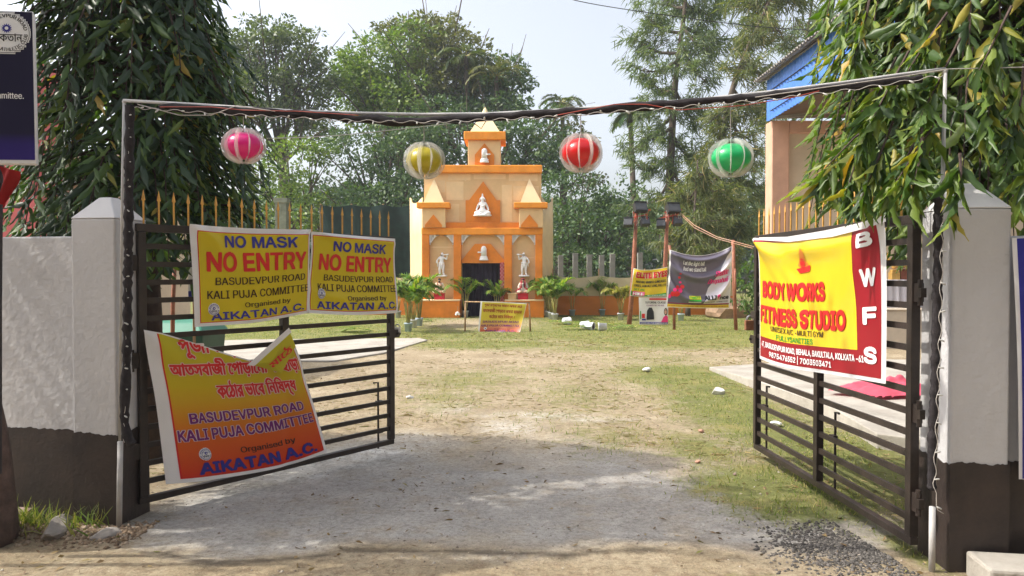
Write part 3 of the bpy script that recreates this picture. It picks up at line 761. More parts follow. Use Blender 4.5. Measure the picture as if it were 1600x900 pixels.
# ================================================================ LANTERNS
def frosted():
    m = bpy.data.materials.new('frosted_plastic'); m.use_nodes = True; t = m.node_tree; b = t.nodes['Principled BSDF']; out = t.nodes['Material Output']
    b.inputs['Base Color'].default_value = (.80, .79, .74, 1); b.inputs['Roughness'].default_value = .4
    tr = t.nodes.new('ShaderNodeBsdfTranslucent'); tr.inputs['Color'].default_value = (.85, .84, .8, 1)
    tp = t.nodes.new('ShaderNodeBsdfTransparent'); m1 = t.nodes.new('ShaderNodeMixShader'); m1.inputs[0].default_value = .4
    m2 = t.nodes.new('ShaderNodeMixShader'); m2.inputs[0].default_value = .66
    t.links.new(b.outputs[0], m1.inputs[1]); t.links.new(tr.outputs[0], m1.inputs[2]); t.links.new(m1.outputs[0], m2.inputs[1]); t.links.new(tp.outputs[0], m2.inputs[2]); t.links.new(m2.outputs[0], out.inputs['Surface'])
    return m
M_frost = frosted()
def lantern(px, py, rx, ry, ybar, col, label, spin, slant, cname):
    c = archpt(px, py, 0); sc = (c - EYE).dot(Vector((0, math.cos(TH), -math.sin(TH)))) / FPX; Rx, Rz = rx * sc, ry * sc
    r = thing('lantern', c - Vector((0, 0, Rz)), label, 'lantern', 'ball lanterns hung from the arch')
    mb = MB(); mb.ball(c, Rx * .86, Rx * .86, Rz * .74, 32); mb.build('ball', mat(cname + '_shade', col, .28, .05, 3, spec=.6), r, True)
    mb = MB(); tp = archpt(px - 1, ybar, 0); mb.tube([tp, c + Vector((0, 0, Rz * .68))], .0025, 5); mb.build('hanging_cord', M_cable, r)
    mb = MB(); mb.lathe(c + Vector((0, 0, Rz * .9)), [(.02, -.004), (.03, 0), (.02, .004)], 12); mb.lathe(c - Vector((0, 0, Rz * .93)), [(.02, -.004), (.03, 0), (.02, .004)], 12); mb.build('hub', M_frost, r)
    K = 10
    for k in range(K):
        a = spin + 2 * math.pi * k / K; mb = MB(); vs = []; N = 14
        dr = Vector((math.cos(a), math.sin(a), 0)); ds = Vector((-math.sin(a), math.cos(a), 0))
        for i in range(N + 1):
            th = math.pi * (i / N) * .92 + .04 * math.pi
            for q, (f, g) in enumerate(((1.0, 1.0), (.87, .84))):
                sw = slant * (1 - f) * 2.4 * Rx
                vs.append(c + dr * (Rx * f * math.sin(th) ** .8) + ds * (sw * math.sin(th)) + Vector((0, 0, Rz * g * math.cos(th) * (1 if q == 0 else .86))))
        th_ = ds * .0012
        o2 = len(vs); allv = [v + th_ for v in vs] + [v - th_ for v in vs]; fs = []
        for i in range(N):
            p = 2 * i; fs += [(p, p + 1, p + 3, p + 2), (o2 + p, o2 + p + 2, o2 + p + 3, o2 + p + 1), (p, p + 2, o2 + p + 2, o2 + p), (p + 1, o2 + p + 1, o2 + p + 3, p + 3)]
        mb.add(allv, fs); mb.build('fin', M_frost, r, True)
lantern(381, 228, 34, 28, 172, (.74, .008, .20), 'pink ball lantern with frosted fins hanging from the arch', .25, .32, 'pink')
lantern(663, 251, 33, 29, 183, (.44, .36, .006), 'olive yellow ball lantern with frosted fins hanging from the arch', .1, .45, 'olive')
lantern(908, 239, 35, 31, 172, (.66, .01, .012), 'red ball lantern with frosted fins hanging from the arch', .15, -.25, 'red')
lantern(1142, 247, 36, 30.5, 152, (.01, .42, .12), 'green ball lantern with frosted fins hanging from the arch', 0.0, .15, 'green')

# ================================================================ BANNERS ON THE GATES
YEL = clothmat('print_yellow', (.66, .52, .012), .42, .12); YELB = clothmat('print_bright_yellow', (.78, .57, .02), .26, .12)
WHT = clothmat('flex_white', (.80, .79, .80), .45, .2); RED = clothmat('print_red', (.62, .02, .02), .45, .05); BLU = clothmat('print_blue', (.035, .035, .27), .45, .05)
DRK = clothmat('print_dark_brown', (.045, .018, .01), .45, .05); MAR = clothmat('print_maroon', (.30, .008, .018), .4, .1); GRN = clothmat('print_green', (.02, .30, .03), .45, .05)
PUR = clothmat('print_purple', (.16, .012, .16), .45, .05); BLK = clothmat('print_black', (.012, .012, .014), .45, .03); WHI = clothmat('print_white', (.82, .82, .82), .45, .05)
PNK = clothmat('print_pink', (.75, .03, .20), .45, .05); PALE = clothmat('print_pale', (.72, .62, .6), .45, .05)
def club_logo(s, cu, cv, r, k):
    s.disc(cu, cv, r, WHI, k); s.disc(cu, cv, r * .62, BLU, k + 1); s.disc(cu, cv, r * .58, WHI, k + 2)
    s.ringtext('BASUDEVPUR ROAD', cu, cv, r * .70, math.pi * .95, math.pi * .05, r * .2, BLU, k + 1)
    s.ringtext('AIKATAN ATHLETIC CLUB', cu, cv, r * .92, -math.pi * .95, -math.pi * .05, r * .2, BLU, k + 1, inner=True)
    pts = []
    for i in range(28):
        rr = r * (.3 if i % 2 else .2); a = 2 * math.pi * i / 28; pts.append((cu - r * .02 + rr * math.cos(a), cv - r * .18 + rr * math.sin(a)))
    s.poly(pts, BLU, k + 3); s.disc(cu - r * .02, cv - r * .18, r * .1, WHI, k + 4)
    s.text('ঐকতান', (cu - r * .48) / s.W, (cu + r * .48) / s.W, (cv + r * .16) / s.H, (cv + r * .46) / s.H, BLK, k + 3, .03)
def on_gate(g, off):
    p0 = g['H'] + g['n'] * off
    return lambda px, py: PL(px, py, p0, g['n'])
gp = on_gate(GL, .045)
def ridge(s, t, s0, t0, ang, wdt, amp, ln=None):
    dx, dy = s - s0, t - t0; c, q = math.cos(ang), math.sin(ang); a = dx * c + dy * q; d = -dx * q + dy * c
    e = math.exp(-(d / wdt) ** 2)
    if ln: e *= math.exp(-(a / ln) ** 2)
    return amp * e
def no_mask(top, bot, left, right, label, wr, pr):
    S, Wm, Hm = coons(top, bot, left, right, GL['n'], wr); s = Sheet(S, Wm, Hm, GL['n'])
    s.rect(0, Wm, 0, Hm, WHT, 0); a, b_, c, d = pr['field']
    s.rect(a * Wm, b_ * Wm, c * Hm, d * Hm, RED, 1); q = .007
    s.rect(a * Wm + q, b_ * Wm - q, c * Hm + q, d * Hm - q, YEL, 2)
    for txt, u0, u1, v0, v1, m, bo in pr['lines']: s.text(txt, u0, u1, v0, v1, m, 4, bo)
    lu, lv, lr = pr['logo']; club_logo(s, lu * Wm, lv * Hm, lr * Hm, 4)
    o = s.build('banner', origin=S(0, Hm)); set_props(o, label, 'banner', 'yellow no mask no entry banners on the gate'); return o
no_mask([gp(295, 350), gp(340, 354), gp(400, 357), gp(484, 359)], [gp(304, 511), gp(387, 505), gp(440, 497), gp(482, 489)], [gp(295, 350), gp(300, 430), gp(304, 511)], [gp(484, 359), gp(484, 430), gp(482, 489)],
        'yellow no mask no entry banner nearer the hinge of the gate',
        lambda s, t: ridge(s, t, .05, .02, .9, .05, .018, .35) + ridge(s, t, .95, .05, 2.4, .05, .016, .4) + .007 * math.sin(9 * s + 3 * t) + ridge(s, t, .5, .9, -.3, .09, .012, .3) + ridge(s, t, .3, .5, 1.2, .03, .004, .5),
        dict(field=(.068, .972, .085, .945), logo=(.175, .80, .058), lines=[('NO MASK', .27, .84, .125, .235, BLU, .055), ('NO ENTRY', .135, .935, .29, .45, RED, .06),
             ('BASUDEVPUR ROAD', .19, .93, .515, .585, DRK, .03), ('KALI PUJA COMMITTEE', .13, .97, .635, .705, DRK, .03), ('Organised by', .41, .80, .75, .795, DRK, .04), ('AIKATAN A.C.', .16, .93, .832, .912, BLU, .06)]))
no_mask([gp(485, 362), gp(550, 368), gp(616, 373)], [gp(481, 489), gp(550, 492), gp(620, 489)], [gp(485, 362), gp(484, 430), gp(481, 489)], [gp(616, 373), gp(619, 430), gp(620, 489)],
        'yellow no mask no entry banner nearer the free end of the gate',
        lambda s, t: ridge(s, t, .1, .0, .5, .05, .02, .3) + .012 * math.sin(7 * t + 2 * s) + ridge(s, t, .5, .06, .1, .05, .018, .5) + ridge(s, t, .3, .75, .2, .06, .012, .6),
        dict(field=(.03, .965, .06, .935), logo=(.16, .725, .055), lines=[('NO MASK', .27, .83, .13, .24, BLU, .055), ('NO ENTRY', .13, .91, .29, .45, RED, .06),
             ('BASUDEVPUR ROAD', .19, .925, .51, .58, DRK, .03), ('KALI PUJA COMMITTEE', .125, .96, .615, .69, DRK, .03), ('Organised by', .41, .82, .735, .785, DRK, .04), ('AIKATAN A.C.', .12, .955, .812, .902, BLU, .06)]))
# firework banner with its torn-down top edge
gp = on_gate(GL, .085)
GRAD = clothmat('print_yellow_to_red', (.6, .5, .01), .4, .12, [(.04, (.66, .035, .012)), (.30, (.68, .13, .01)), (.45, (.66, .30, .01)), (.62, (.60, .45, .01)), (1, (.50, .46, .015))])
S, Wm, Hm = coons([gp(223, 515), gp(340, 517), gp(452, 517)], [gp(260, 757), gp(330, 750), gp(434, 731), gp(512, 707)], [gp(223, 515), gp(232, 570), gp(243, 632), gp(260, 757)], [gp(452, 517), gp(470, 575), (gp(490, 634)), gp(512, 707)], GL['n'],
                  lambda s, t: .03 * math.exp(-((t - .2) / .12) ** 2) * math.exp(-((s - .68) / .3) ** 2) + ridge(s, t, .78, .6, 1.75, .035, -.014, .5) + ridge(s, t, .9, .35, 2.2, .06, .02, .4) + .008 * math.sin(6 * s + 4 * t) + ridge(s, t, .1, .1, .7, .06, .015, .4))
def sag(a):       # how far the top edge has dropped, as a share of the height
    return np.interp(a, [0, .14, .45, .66, .74, .86, .97, 1.0], [0, .03, .15, .22, .225, .13, .012, 0])
s = Sheet(S, Wm, Hm, GL['n'], clip=lambda u, v: v < sag(u / Wm) * Hm + .006)
vm = lambda u, v: v + (Hm - v) * sag(u / Wm) * max(0, 1 - v / Hm) ** 1.0 if True else v
def vm(u, v):
    q = sag(u / Wm) * Hm; return q + (Hm - q) * (v / Hm)
s.rect(0, Wm, 0, Hm, WHT, 0, .014, vm)
s.rect(.105 * Wm, .965 * Wm, .012 * Hm, .955 * Hm, RED, 1, .014, vm)
s.rect(.115 * Wm, .957 * Wm, .012 * Hm, .945 * Hm, GRAD, 2, .014, vm)
s.text('পূজা মণ্ডেপর মােঠ', .22, .93, .08, .155, RED, 4, .05, edge=.11, edge_m=PALE)
s.text('আতসবাজী েপাড়ােনা বা ছাড়া', .145, .945, .225, .30, RED, 4, .05, edge=.11, edge_m=PALE)
s.text('কেঠার ভােব িনিষদ্ধ', .385, .87, .385, .46, RED, 4, .05, edge=.11, edge_m=PALE)
s.text('BASUDEVPUR ROAD', .20, .885, .555, .615, PUR, 4, .055, edge=.12, edge_m=PALE)
s.text('KALI PUJA COMMITTEE', .125, .935, .655, .715, PUR, 4, .055, edge=.12, edge_m=PALE)
s.text('Organised by', .45, .78, .785, .82, DRK, 4, .04)
s.text('AIKATAN A.C.', .205, .90, .855, .93, BLU, 4, .06, edge=.09, edge_m=PUR)
club_logo(s, .245 * Wm, .80 * Hm, .038 * Hm, 4)
o = s.build('banner', origin=S(0, Hm)); set_props(o, 'orange and yellow firework ban banner sagging below the others, its top edge folded over', 'banner')
# the folded-over corner: part of that banner
mb = MB(); q = on_gate(GL, .115); q2 = on_gate(GL, .135)
A, B_, C_, D_ = q(391, 569), q(452, 517), q(462, 541), q(440, 583); E_ = q2(424, 566)
mb.add([A, B_, C_, D_, E_], [(0, 4, 1), (1, 4, 2), (2, 4, 3), (3, 4, 0)])
f1 = [q2(386, 570), q2(451, 512), q2(455, 519), q2(397, 572)]; mb.add([p + GL['n'] * .004 for p in f1], [(0, 1, 2, 3)], 1)
fl = mb.build('folded_corner', [clothmat('print_olive_fold', (.52, .47, .02), .35, .12), WHT], o)
s2 = Sheet(lambda u, v: q2(416, 569) * (1 - u) * (1 - v) + q2(452, 537) * u * (1 - v) + q2(424, 581) * (1 - u) * v + q2(461, 548) * u * v + GL['n'] * .012, 1, 1, GL['n'])
s2.text('মােঠ', .05, .95, .15, .75, RED, 1, .03); s2.build('folded_corner_print', fl)

# gym banner
gp = on_gate(GR, .05)
def gymfold(s, t):
    return (ridge(s, t, .0, .02, .75, .05, .026, .55) + ridge(s, t, .12, .10, .55, .05, .02, .35) + .035 * math.exp(-((t - .14) / .07) ** 2) * math.exp(-((s - .45) / .3) ** 2)
            + ridge(s, t, .45, .45, 1.5, .05, -.018, .4) + ridge(s, t, .40, .55, 1.25, .05, .010, .3) + .02 * math.sin(s * 7.5) * (t - .2) + ridge(s, t, .93, .05, 2.0, .06, .025, .4) + ridge(s, t, .2, .3, .9, .04, .012, .5))
S, Wm, Hm = coons([gp(1185, 372), gp(1230, 372), gp(1290, 364), gp(1340, 352), gp(1383, 339)], [gp(1187, 560), gp(1230, 574), gp(1300, 586), gp(1388, 600)], [gp(1185, 372), gp(1187, 470), gp(1187, 560)], [gp(1383, 339), gp(1387, 470), gp(1388, 600)], GR['n'], gymfold)
s = Sheet(S, Wm, Hm, GR['n']); s.rect(0, Wm, 0, Hm, WHT, 0)
s.rect(.022 * Wm, .955 * Wm, .03 * Hm, .955 * Hm, MAR, 1); s.rect(.022 * Wm, .805 * Wm, .055 * Hm, .775 * Hm, YELB, 2)
s.text('BODY WORKS', .075, .60, .37, .475, RED, 4, .085, edge=.108, edge_m=MAR); s.text('FITNESS STUDIO', .045, .735, .555, .66, RED, 4, .085, edge=.108, edge_m=MAR)
s.text('UNISEX A/C -MULTI GYM', .16, .58, .682, .716, DRK, 4, .04); s.text('FULLYSANITIES', .21, .50, .732, .765, GRN, 4, .05)
s.text('47, BASUDEVPUR ROAD, BEHALA, BAKULTALA, KOLKATA -61', .06, .845, .808, .848, WHI, 4, .05); s.text('9875476552 | 7003503471', .15, .635, .876, .922, WHI, 4, .05)
for ch, v in (('B', .10), ('W', .32), ('F', .54), ('S', .76)): s.text(ch, .85, .925, v, v + .085, WHI, 4, .09)
s.poly([(.40 * Wm, .25 * Hm), (.42 * Wm, .19 * Hm), (.445 * Wm, .12 * Hm), (.47 * Wm, .16 * Hm), (.46 * Wm, .22 * Hm), (.49 * Wm, .26 * Hm), (.44 * Wm, .285 * Hm)], clothmat('print_orange', (.65, .22, .03), .45, .05), 4)
s.disc(.435 * Wm, .235 * Hm, .018 * Wm, RED, 6); s.poly([(.39 * Wm, .27 * Hm), (.50 * Wm, .25 * Hm), (.49 * Wm, .29 * Hm), (.41 * Wm, .30 * Hm)], RED, 5)
o = s.build('banner', origin=S(0, Hm)); set_props(o, 'yellow and maroon fitness studio banner tied to the right gate', 'banner')
mb = MB(); q = on_gate(GR, .075)
mb.add([q(1184, 375), q(1232, 378), q(1300, 370), q(1352, 357), q(1384, 346), q(1383, 336), q(1340, 349), q(1290, 360), q(1230, 370), q(1186, 371)], [(0, 1, 8, 9), (1, 2, 7, 8), (2, 3, 6, 7), (3, 4, 5, 6)])
mb.build('turned_hem', WHT, o)

# dark blue notice board high at the left edge
r_ = thing('notice_board', W(0, 257, 3.9), 'dark blue club notice board with a round emblem, on a dark post', 'notice board')
B0 = W(-75, 255, 3.75); B1 = W(57, 256, 3.9); T0 = W(-75, 14, 3.75); T1 = W(52, 18, 3.9); bn = (B1 - B0).cross(T0 - B0).normalized()
if bn.y > 0: bn = -bn
mb = MB(); mb.add([B0, B1, T1, T0] + [p - bn * .07 for p in (B0, B1, T1, T0)], [(0, 1, 2, 3), (7, 6, 5, 4), (0, 4, 5, 1), (1, 5, 6, 2), (2, 6, 7, 3), (3, 7, 4, 0)]); mb.build('board', WHT, r_, bevel=.004)
bw = (B1 - B0).length; bh = (T0 - B0).length
s = Sheet(lambda u, v: (T0 + (T1 - T0) * (u / bw)) * (1 - v / bh) + (B0 + (B1 - B0) * (u / bw)) * (v / bh), bw, bh, bn)
NAV = clothmat('print_navy', (.012, .010, .035), .4, .05, [(0, (.03, .015, .17)), (.13, (.026, .014, .14)), (.2, (.012, .010, .04)), (1, (.012, .010, .035))])
s.rect(0, bw * .985, bh * .005, bh * .975, NAV, 1)
cu, cv, rr = bw * .67, bh * .145, bh * .138
s.disc(cu, cv, rr, WHI, 2, 36); s.disc(cu, cv, rr * .95, NAV, 3, 36); s.disc(cu, cv, rr * .93, WHI, 4, 36)
s.ringtext('BASUDEVPUR ROAD', cu, cv, rr * .72, math.pi * .95, math.pi * .05, rr * .16, BLK, 5); s.ringtext('AIKATAN ATHLETIC CLUB', cu, cv, rr * .88, -math.pi * .97, -math.pi * .03, rr * .16, BLK, 5, inner=True)
s.poly([(cu - rr * .02 + rr * (.24 if i % 2 else .15) * math.cos(math.pi * i / 14), cv - rr * .2 + rr * (.24 if i % 2 else .15) * math.sin(math.pi * i / 14)) for i in range(28)], BLU, 5); s.disc(cu - rr * .02, cv - rr * .2, rr * .08, WHI, 6)
s.text('ঐকতান', (cu - rr * .66) / bw, (cu + rr * .64) / bw, (cv + rr * .08) / bh, (cv + rr * .42) / bh, BLK, 5, .02)
s.text('Kali Puja Committee.', .02, .86, .535, .575, WHI, 3, .02)
s.build('printed_face', r_)
mb = MB(); mb.tube([W(-2, 255, 4.02), W(-4, 470, 4.02), W(-4, 740, 4.02)], .022, 10); mb.tube([W(-65, 255, 3.9), W(-65, 800, 3.9)], .022, 10); mb.tube([W(-2, 255, 4.02), W(-2, 20, 4.02)], .02, 8); mb.build('post', mat('dark_post', (.03, .025, .03), .5, .2), r_)
# blue banner on the right wall
p0 = RP + GD * .0 - GN * .012
gq = lambda px, py: PL(px, py, RP - RN * .02, RN)
A, B_, C_, D_ = gq(1581, 372), gq(1760, 365), gq(1760, 760), gq(1590, 748)
S, Wm, Hm = coons([A, B_], [D_, C_], [A, gq(1588, 560), D_], [B_, C_], -RN, lambda s, t: .01 * math.sin(9 * s + 2 * t))
s = Sheet(S, Wm, Hm, -RN); s.rect(0, Wm, 0, Hm, WHT, 0); s.rect(.06 * Wm, .96 * Wm, .005 * Hm, .995 * Hm, clothmat('print_violet_blue', (.03, .03, .26), .4, .08), 1)
set_props(s.build('banner', origin=D_), 'violet blue banner with white edge on the wall at the right end', 'banner')

# ================================================================ TEMPLE-SHAPED FESTIVAL PAVILION
YP = 26.6
FX = lambda px, Y=YP: W(px, 428, Y).x
FZ = lambda py, Y=YP: W(800, py, Y).z
M_cream = mat('cream_cloth', (.74, .50, .255), .85, .13, .9, .35, 14, detail=7)
M_crm2 = mat('pale_cream_cloth', (.84, .64, .38), .85, .06, 1.2, .2, 20)
M_orng = mat('orange_cloth', (.70, .215, .02), .8, .2, 1.3, .35, 12, detail=7)
M_orn2 = mat('bright_orange_cloth', (.84, .30, .03), .75, .17, 1.5, .3, 14, detail=7)
M_plas = mat('white_plaster_relief', (.80, .79, .78), .6, .05, 8, .2, 30)
M_dcur = clothmat('dark_purple_curtain', (.022, .012, .03), .85, .05, var=.5)
pav = thing('festival_pavilion', (FX(753), YP, 0), 'cream and orange cloth temple front with a stepped spire at the end of the field', 'temple')
def slab(mb, x0, x1, y0, y1, Ya, Yb, m=0): mb.span(FX(x0), FX(x1), Ya, Yb, FZ(y1), FZ(y0), m)
def pyramid(mb, x0, x1, yb, ya, Ya, Yb, m=0, xa=None):
    X0, X1 = FX(x0), FX(x1); xa = FX(xa) if xa else (X0 + X1) / 2; zb, za = FZ(yb), FZ(ya); ym = (Ya + Yb) / 2
    mb.add([(X0, Ya, zb), (X1, Ya, zb), (X1, Yb, zb), (X0, Yb, zb), (xa, ym, za)], [(0, 1, 4), (1, 2, 4), (2, 3, 4), (3, 0, 4), (3, 2, 1, 0)], m)
def outline(mb, pts, Ya, th, m=0): mb.prism([(FX(x), FZ(y)) for x, y in pts], (0, Ya, 0), (1, 0, 0), (0, 0, 1), (0, th, 0), m)
mb = MB(); slab(mb, 662, 846, 270, 357, 26.75, 29.0); slab(mb, 660, 721, 357, 496, 26.75, 29); slab(mb, 788, 847, 357, 496, 26.75, 29); slab(mb, 721, 788, 357, 411, 26.75, 29)
# sewn cloth panels of the upper front
rr = random.Random(3)
for x0, x1, y0, y1 in [(697, 724, 283, 312), (697, 717, 318, 346), (784, 800, 288, 346), (700, 735, 271, 281), (740, 790, 271, 279), (795, 840, 271, 282)]:
    slab(mb, x0, x1, y0, y1, 26.742, 26.75, 1)
for x0, x1, y0, y1 in [(664, 695, 281, 300), (802, 842, 290, 312), (726, 728, 270, 282), (673, 707, 385, 387), (673, 707, 420, 421), (803, 834, 402, 403), (803, 834, 452, 453)]: slab(mb, x0, x1, y0, y1, 26.744, 26.75, 1)
mb.build('wall', [M_cream, mat('cream_patch', (.80, .575, .32), .85, .1, 1.5, .3, 14, detail=6)], pav)
mb = MB(); slab(mb, 661, 847, 258, 270, 26.55, 29.1); mb.build('cornice', M_orn2, pav, bevel=.03)
mb = MB(); slab(mb, 659, 848, 356, 367, 26.50, 26.745); mb.build('cornice', M_orn2, pav, bevel=.03)
mb = MB(); slab(mb, 697, 812, 347.5, 356, 26.60, 26.745); mb.build('frieze', M_orng, pav, bevel=.015)
for x0, x1 in ((659.5, 671), (709, 721), (788, 800), (836.5, 847.5)):
    mb = MB(); slab(mb, x0, x1, 367, 496, 26.52, 26.745); mb.build('pilaster', M_orng, pav, bevel=.02)
# turrets
for xa, x0, x1, c0, c1 in ((678.5, 661, 697, 653, 704), (827, 811, 848, 803, 855)):
    mb = MB(); slab(mb, x0, x1, 326, 356, 26.38, 26.745); tr = mb.build('turret', M_cream, pav, bevel=.015)
    mb = MB(); slab(mb, c0, c1, 317.5, 326, 26.25, 26.745); mb.build('turret_cornice', M_orn2, tr, bevel=.02)
    mb = MB(); pyramid(mb, x0 + 2, x1 - 2, 317.5, 279, 26.36, 26.90, 0, xa); mb.build('turret_spire', M_crm2, tr)
    mb = MB(); outline(mb, [(xa - 13, 356), (xa + 13, 356), (xa + 13, 352), (xa, 336), (xa - 13, 352)], 26.35, .03); mb.build('turret_niche', M_orng, tr)
# central niche and arch
mb = MB(); outline(mb, [(727.5, 348), (781.5, 348), (781.5, 312.5), (776, 312.5), (755, 283), (733, 312.5), (727.5, 312.5)], 26.66, .08); mb.build('niche', M_orng, pav)
mb = MB(); outline(mb, [(721.5, 411), (787.5, 411), (787.5, 406), (767, 381), (742, 381), (721.5, 406)], 26.62, .12); mb.build('door_arch', M_orng, pav)
# tower
mb = MB(); slab(mb, 731, 782, 218, 258, 26.75, 27.95); tw = mb.build('tower', M_cream, pav, bevel=.02)
mb = MB(); slab(mb, 725, 790, 205, 218, 26.6, 28.1); mb.build('tower_cornice', M_orn2, tw, bevel=.03)
mb = MB(); pyramid(mb, 734, 781, 205, 163, 26.75, 27.95, 0, 757)
X0, z0 = FX(757), FZ(176); mb.lathe((X0, 27.35, z0), [(.17, 0), (.15, .08), (.1, .2), (.05, .3), (.004, .36)], 10); mb.build('spire', M_crm2, tw)
mb = MB(); outline(mb, [(742, 258), (772, 258), (772, 241), (757, 223), (742, 241)], 26.70, .03); mb.build('niche', M_orng, tw)
# wings of cloth at an angle
for side in (-1, 1):
    P = [(642, 28.2), (661, 26.85)] if side < 0 else [(846, 26.85), (863, 28.0)]
    (xa, ya), (xb, yb) = P; A = W(xa, 428, ya); B_ = W(xb, 428, yb); mb = MB(); N = 14; vs = []
    for i in range(N + 1):
        q = i / N; p = A.lerp(B_, q); e = (1 - q) if side < 0 else q
        top = W(800, 309, 27).z + .25 * math.sin(math.pi * e) * -.6 + (.12 if e > .9 else 0)
        for z in (0.0, .8, 1.55, 2.3, 3.0, top): vs.append((p.x, p.y + .05 * math.sin(i * 1.1 + z), z))
    fs = [(i * 6 + k, i * 6 + k + 1, i * 6 + 7 + k, i * 6 + 6 + k) for i in range(N) for k in range(5)]
    mb.add(vs, fs); o = mb.build('side_drape', clothmat('cream_drape', (.82, .63, .37), .8, .2), pav, True)
    so_ = o.modifiers.new('s', 'SOLIDIFY'); so_.thickness = .03
# plinths in front
mb = MB(); slab(mb, 655, 720, 469, 496, 26.05, 26.51); slab(mb, 654, 720.5, 467.5, 469.5, 26.02, 26.51, 1); mb.build('plinth', [M_orng, M_crm2], pav, bevel=.015)
mb = MB(); slab(mb, 789, 849, 469, 496, 26.05, 26.51); slab(mb, 788.5, 850, 467.5, 469.5, 26.02, 26.51, 1); mb.build('plinth', [M_orng, M_crm2], pav, bevel=.015)
# curtain in the doorway
mb = MB(); vs = []; N = 48
for i in range(N + 1):
    x = FX(719) + (FX(790) - FX(719)) * i / N; y = 27.0 + .035 * math.sin(i * 1.3) + .02 * math.sin(i * .51)
    vs += [(x, y, -.02), (x, y, FZ(409))]
mb.add(vs, [(2 * i, 2 * i + 2, 2 * i + 3, 2 * i + 1) for i in range(N)]); mb.build('door_curtain', M_dcur, pav, True)
mb = MB(); rr = random.Random(5)
for k in range(56):
    z = FZ(411) - k * .0345
    for q in range(5):
        x = FX(782) + q * .028; mb.ball((x, 26.56, z), .019, n=6, m=(k // 2 + q) % 2)
mb.build('beaded_strings', [mat('red_beads', (.45, .01, .03), .4, .2), mat('pink_beads', (.7, .35, .35), .4, .2)], pav)
# lattice brackets
def bracket(x0, flip):
    mb = MB(); X0 = FX(x0); zt = FZ(366.5); wd = 14.5 / FPX * YP; ht = 16 / FPX * YP; sg = -1 if flip else 1; dv = (0, .04, 0)
    N = 12; cur = [(t_ / N, 1 - (1 - (1 - t_ / N)) ** .0) for t_ in range(N + 1)]
    f = lambda u: .12 + .88 * (1 - u) ** 2.1 * (1 + .25 * math.sin(3.1 * u))        # depth of the bracket across its width
    P = lambda u, v: (sg * u * wd, -v * ht)
    oo = (X0, 26.58, zt)
    mb.prism([P(0, 0), P(1, 0), P(1, .11), P(0, .11)], oo, (1, 0, 0), (0, 0, 1), dv); mb.prism([P(0, .11), P(.12, .11), P(.12, 1), P(0, 1)], oo, (1, 0, 0), (0, 0, 1), dv)
    for i in range(N):
        a, c = i / N, (i + 1) / N; mb.prism([P(a, max(.0, f(a) - .13)), P(c, max(0, f(c) - .13)), P(c, f(c)), P(a, f(a))], oo, (1, 0, 0), (0, 0, 1), dv)
    for k in range(1, 7):                                   # the crossing laths
        for dg in (1, -1):
            pts = []
            for i in range(25):
                u = .1 + .85 * i / 24; v = (k * .2 - u) if dg > 0 else (u + k * .2 - .75)
                if .08 < v < f(u) - .02: pts.append((u, v))
            if len(pts) > 1:
                (u0, v0), (u1, v1) = pts[0], pts[-1]; a = Vector((X0 + sg * u0 * wd, 26.60, zt - v0 * ht)); c = Vector((X0 + sg * u1 * wd, 26.60, zt - v1 * ht))
                if (c - a).length > .01: mb.bar(a, c, .03, .03)
    mb.build('lattice_bracket', M_plas, pav)
for x0, fl in ((671.2, 0), (708.8, 1), (721.2, 0), (787.8, 1), (800.2, 0), (836.3, 1)): bracket(x0, fl)

# plaster reliefs fixed on the front: lingams, seated yogi, two flute players
def relief(px, py, Y, name, label, parts, cat='statue'):
    p = Vector((FX(px, YP), Y, FZ(py, YP))); r = thing(name, p, label, cat)
    for nm, fn in parts:
        mb = MB(); fn(mb, p); mb.build(nm, M_plas, r, True)
    return r
def ling(flip, s=1.0):
    def f(mb, p):
        mb.lathe(p + Vector((0, -.03, .0)), [(.16 * s, 0), (.17 * s, .03 * s), (.15 * s, .07 * s), (.13 * s, .09 * s), (.155 * s, .12 * s), (.12 * s, .15 * s), (.105 * s, .17 * s)], 16, sy=.5)
        mb.lathe(p + Vector((0, -.03, .165 * s)), [(.105 * s, 0), (.105 * s, .22 * s), (.10 * s, .27 * s), (.08 * s, .325 * s), (.05 * s, .355 * s), (.005, .37 * s)], 16, sy=.6)
        mb.bar(p + Vector((0, -.05, .29 * s)), p + Vector((flip * .20 * s, -.07, .30 * s)), .06, .045 * s); mb.ball(p + Vector((flip * .2 * s, -.07, .30 * s)), .028 * s)
    return f
relief(756, 407, 26.58, 'lingam_relief', 'white plaster lingam on the orange arch above the dark doorway', [('stone', ling(-1, .98))])
relief(757, 254, 26.66, 'lingam_relief', 'white plaster lingam in the small niche of the spire', [('stone', ling(1, .98))])
# seated yogi
p = Vector((FX(754), 26.60, FZ(338))); r_ = thing('yogi_relief', p, 'white plaster relief of a cross-legged yogi in the large orange niche', 'statue')
H = .86
J = {'pelvis': (0, 0, .17, .10), 'waist': (0, 0, .30, .075), 'chest': (0, 0, .44, .105), 'neck': (0, -.01, .53, .04), 'head': (0, -.02, .62, .065), 'bun': (0, 0, .74, .038), 'tip': (0, 0, .83, .014),
     'ls': (-.11, 0, .47, .05), 'le': (-.19, 0, .32, .036), 'lh': (-.22, -.06, .2, .028), 'rs': (.11, 0, .47, .05), 're': (.19, 0, .32, .036), 'rh': (.22, -.06, .2, .028),
     'lt': (-.12, -.02, .15, .085), 'lk': (-.28, -.06, .10, .07), 'lf': (-.02, -.14, .08, .05), 'rt': (.12, -.02, .15, .085), 'rk': (.28, -.06, .10, .07), 'rf': (.06, -.15, .07, .05)}
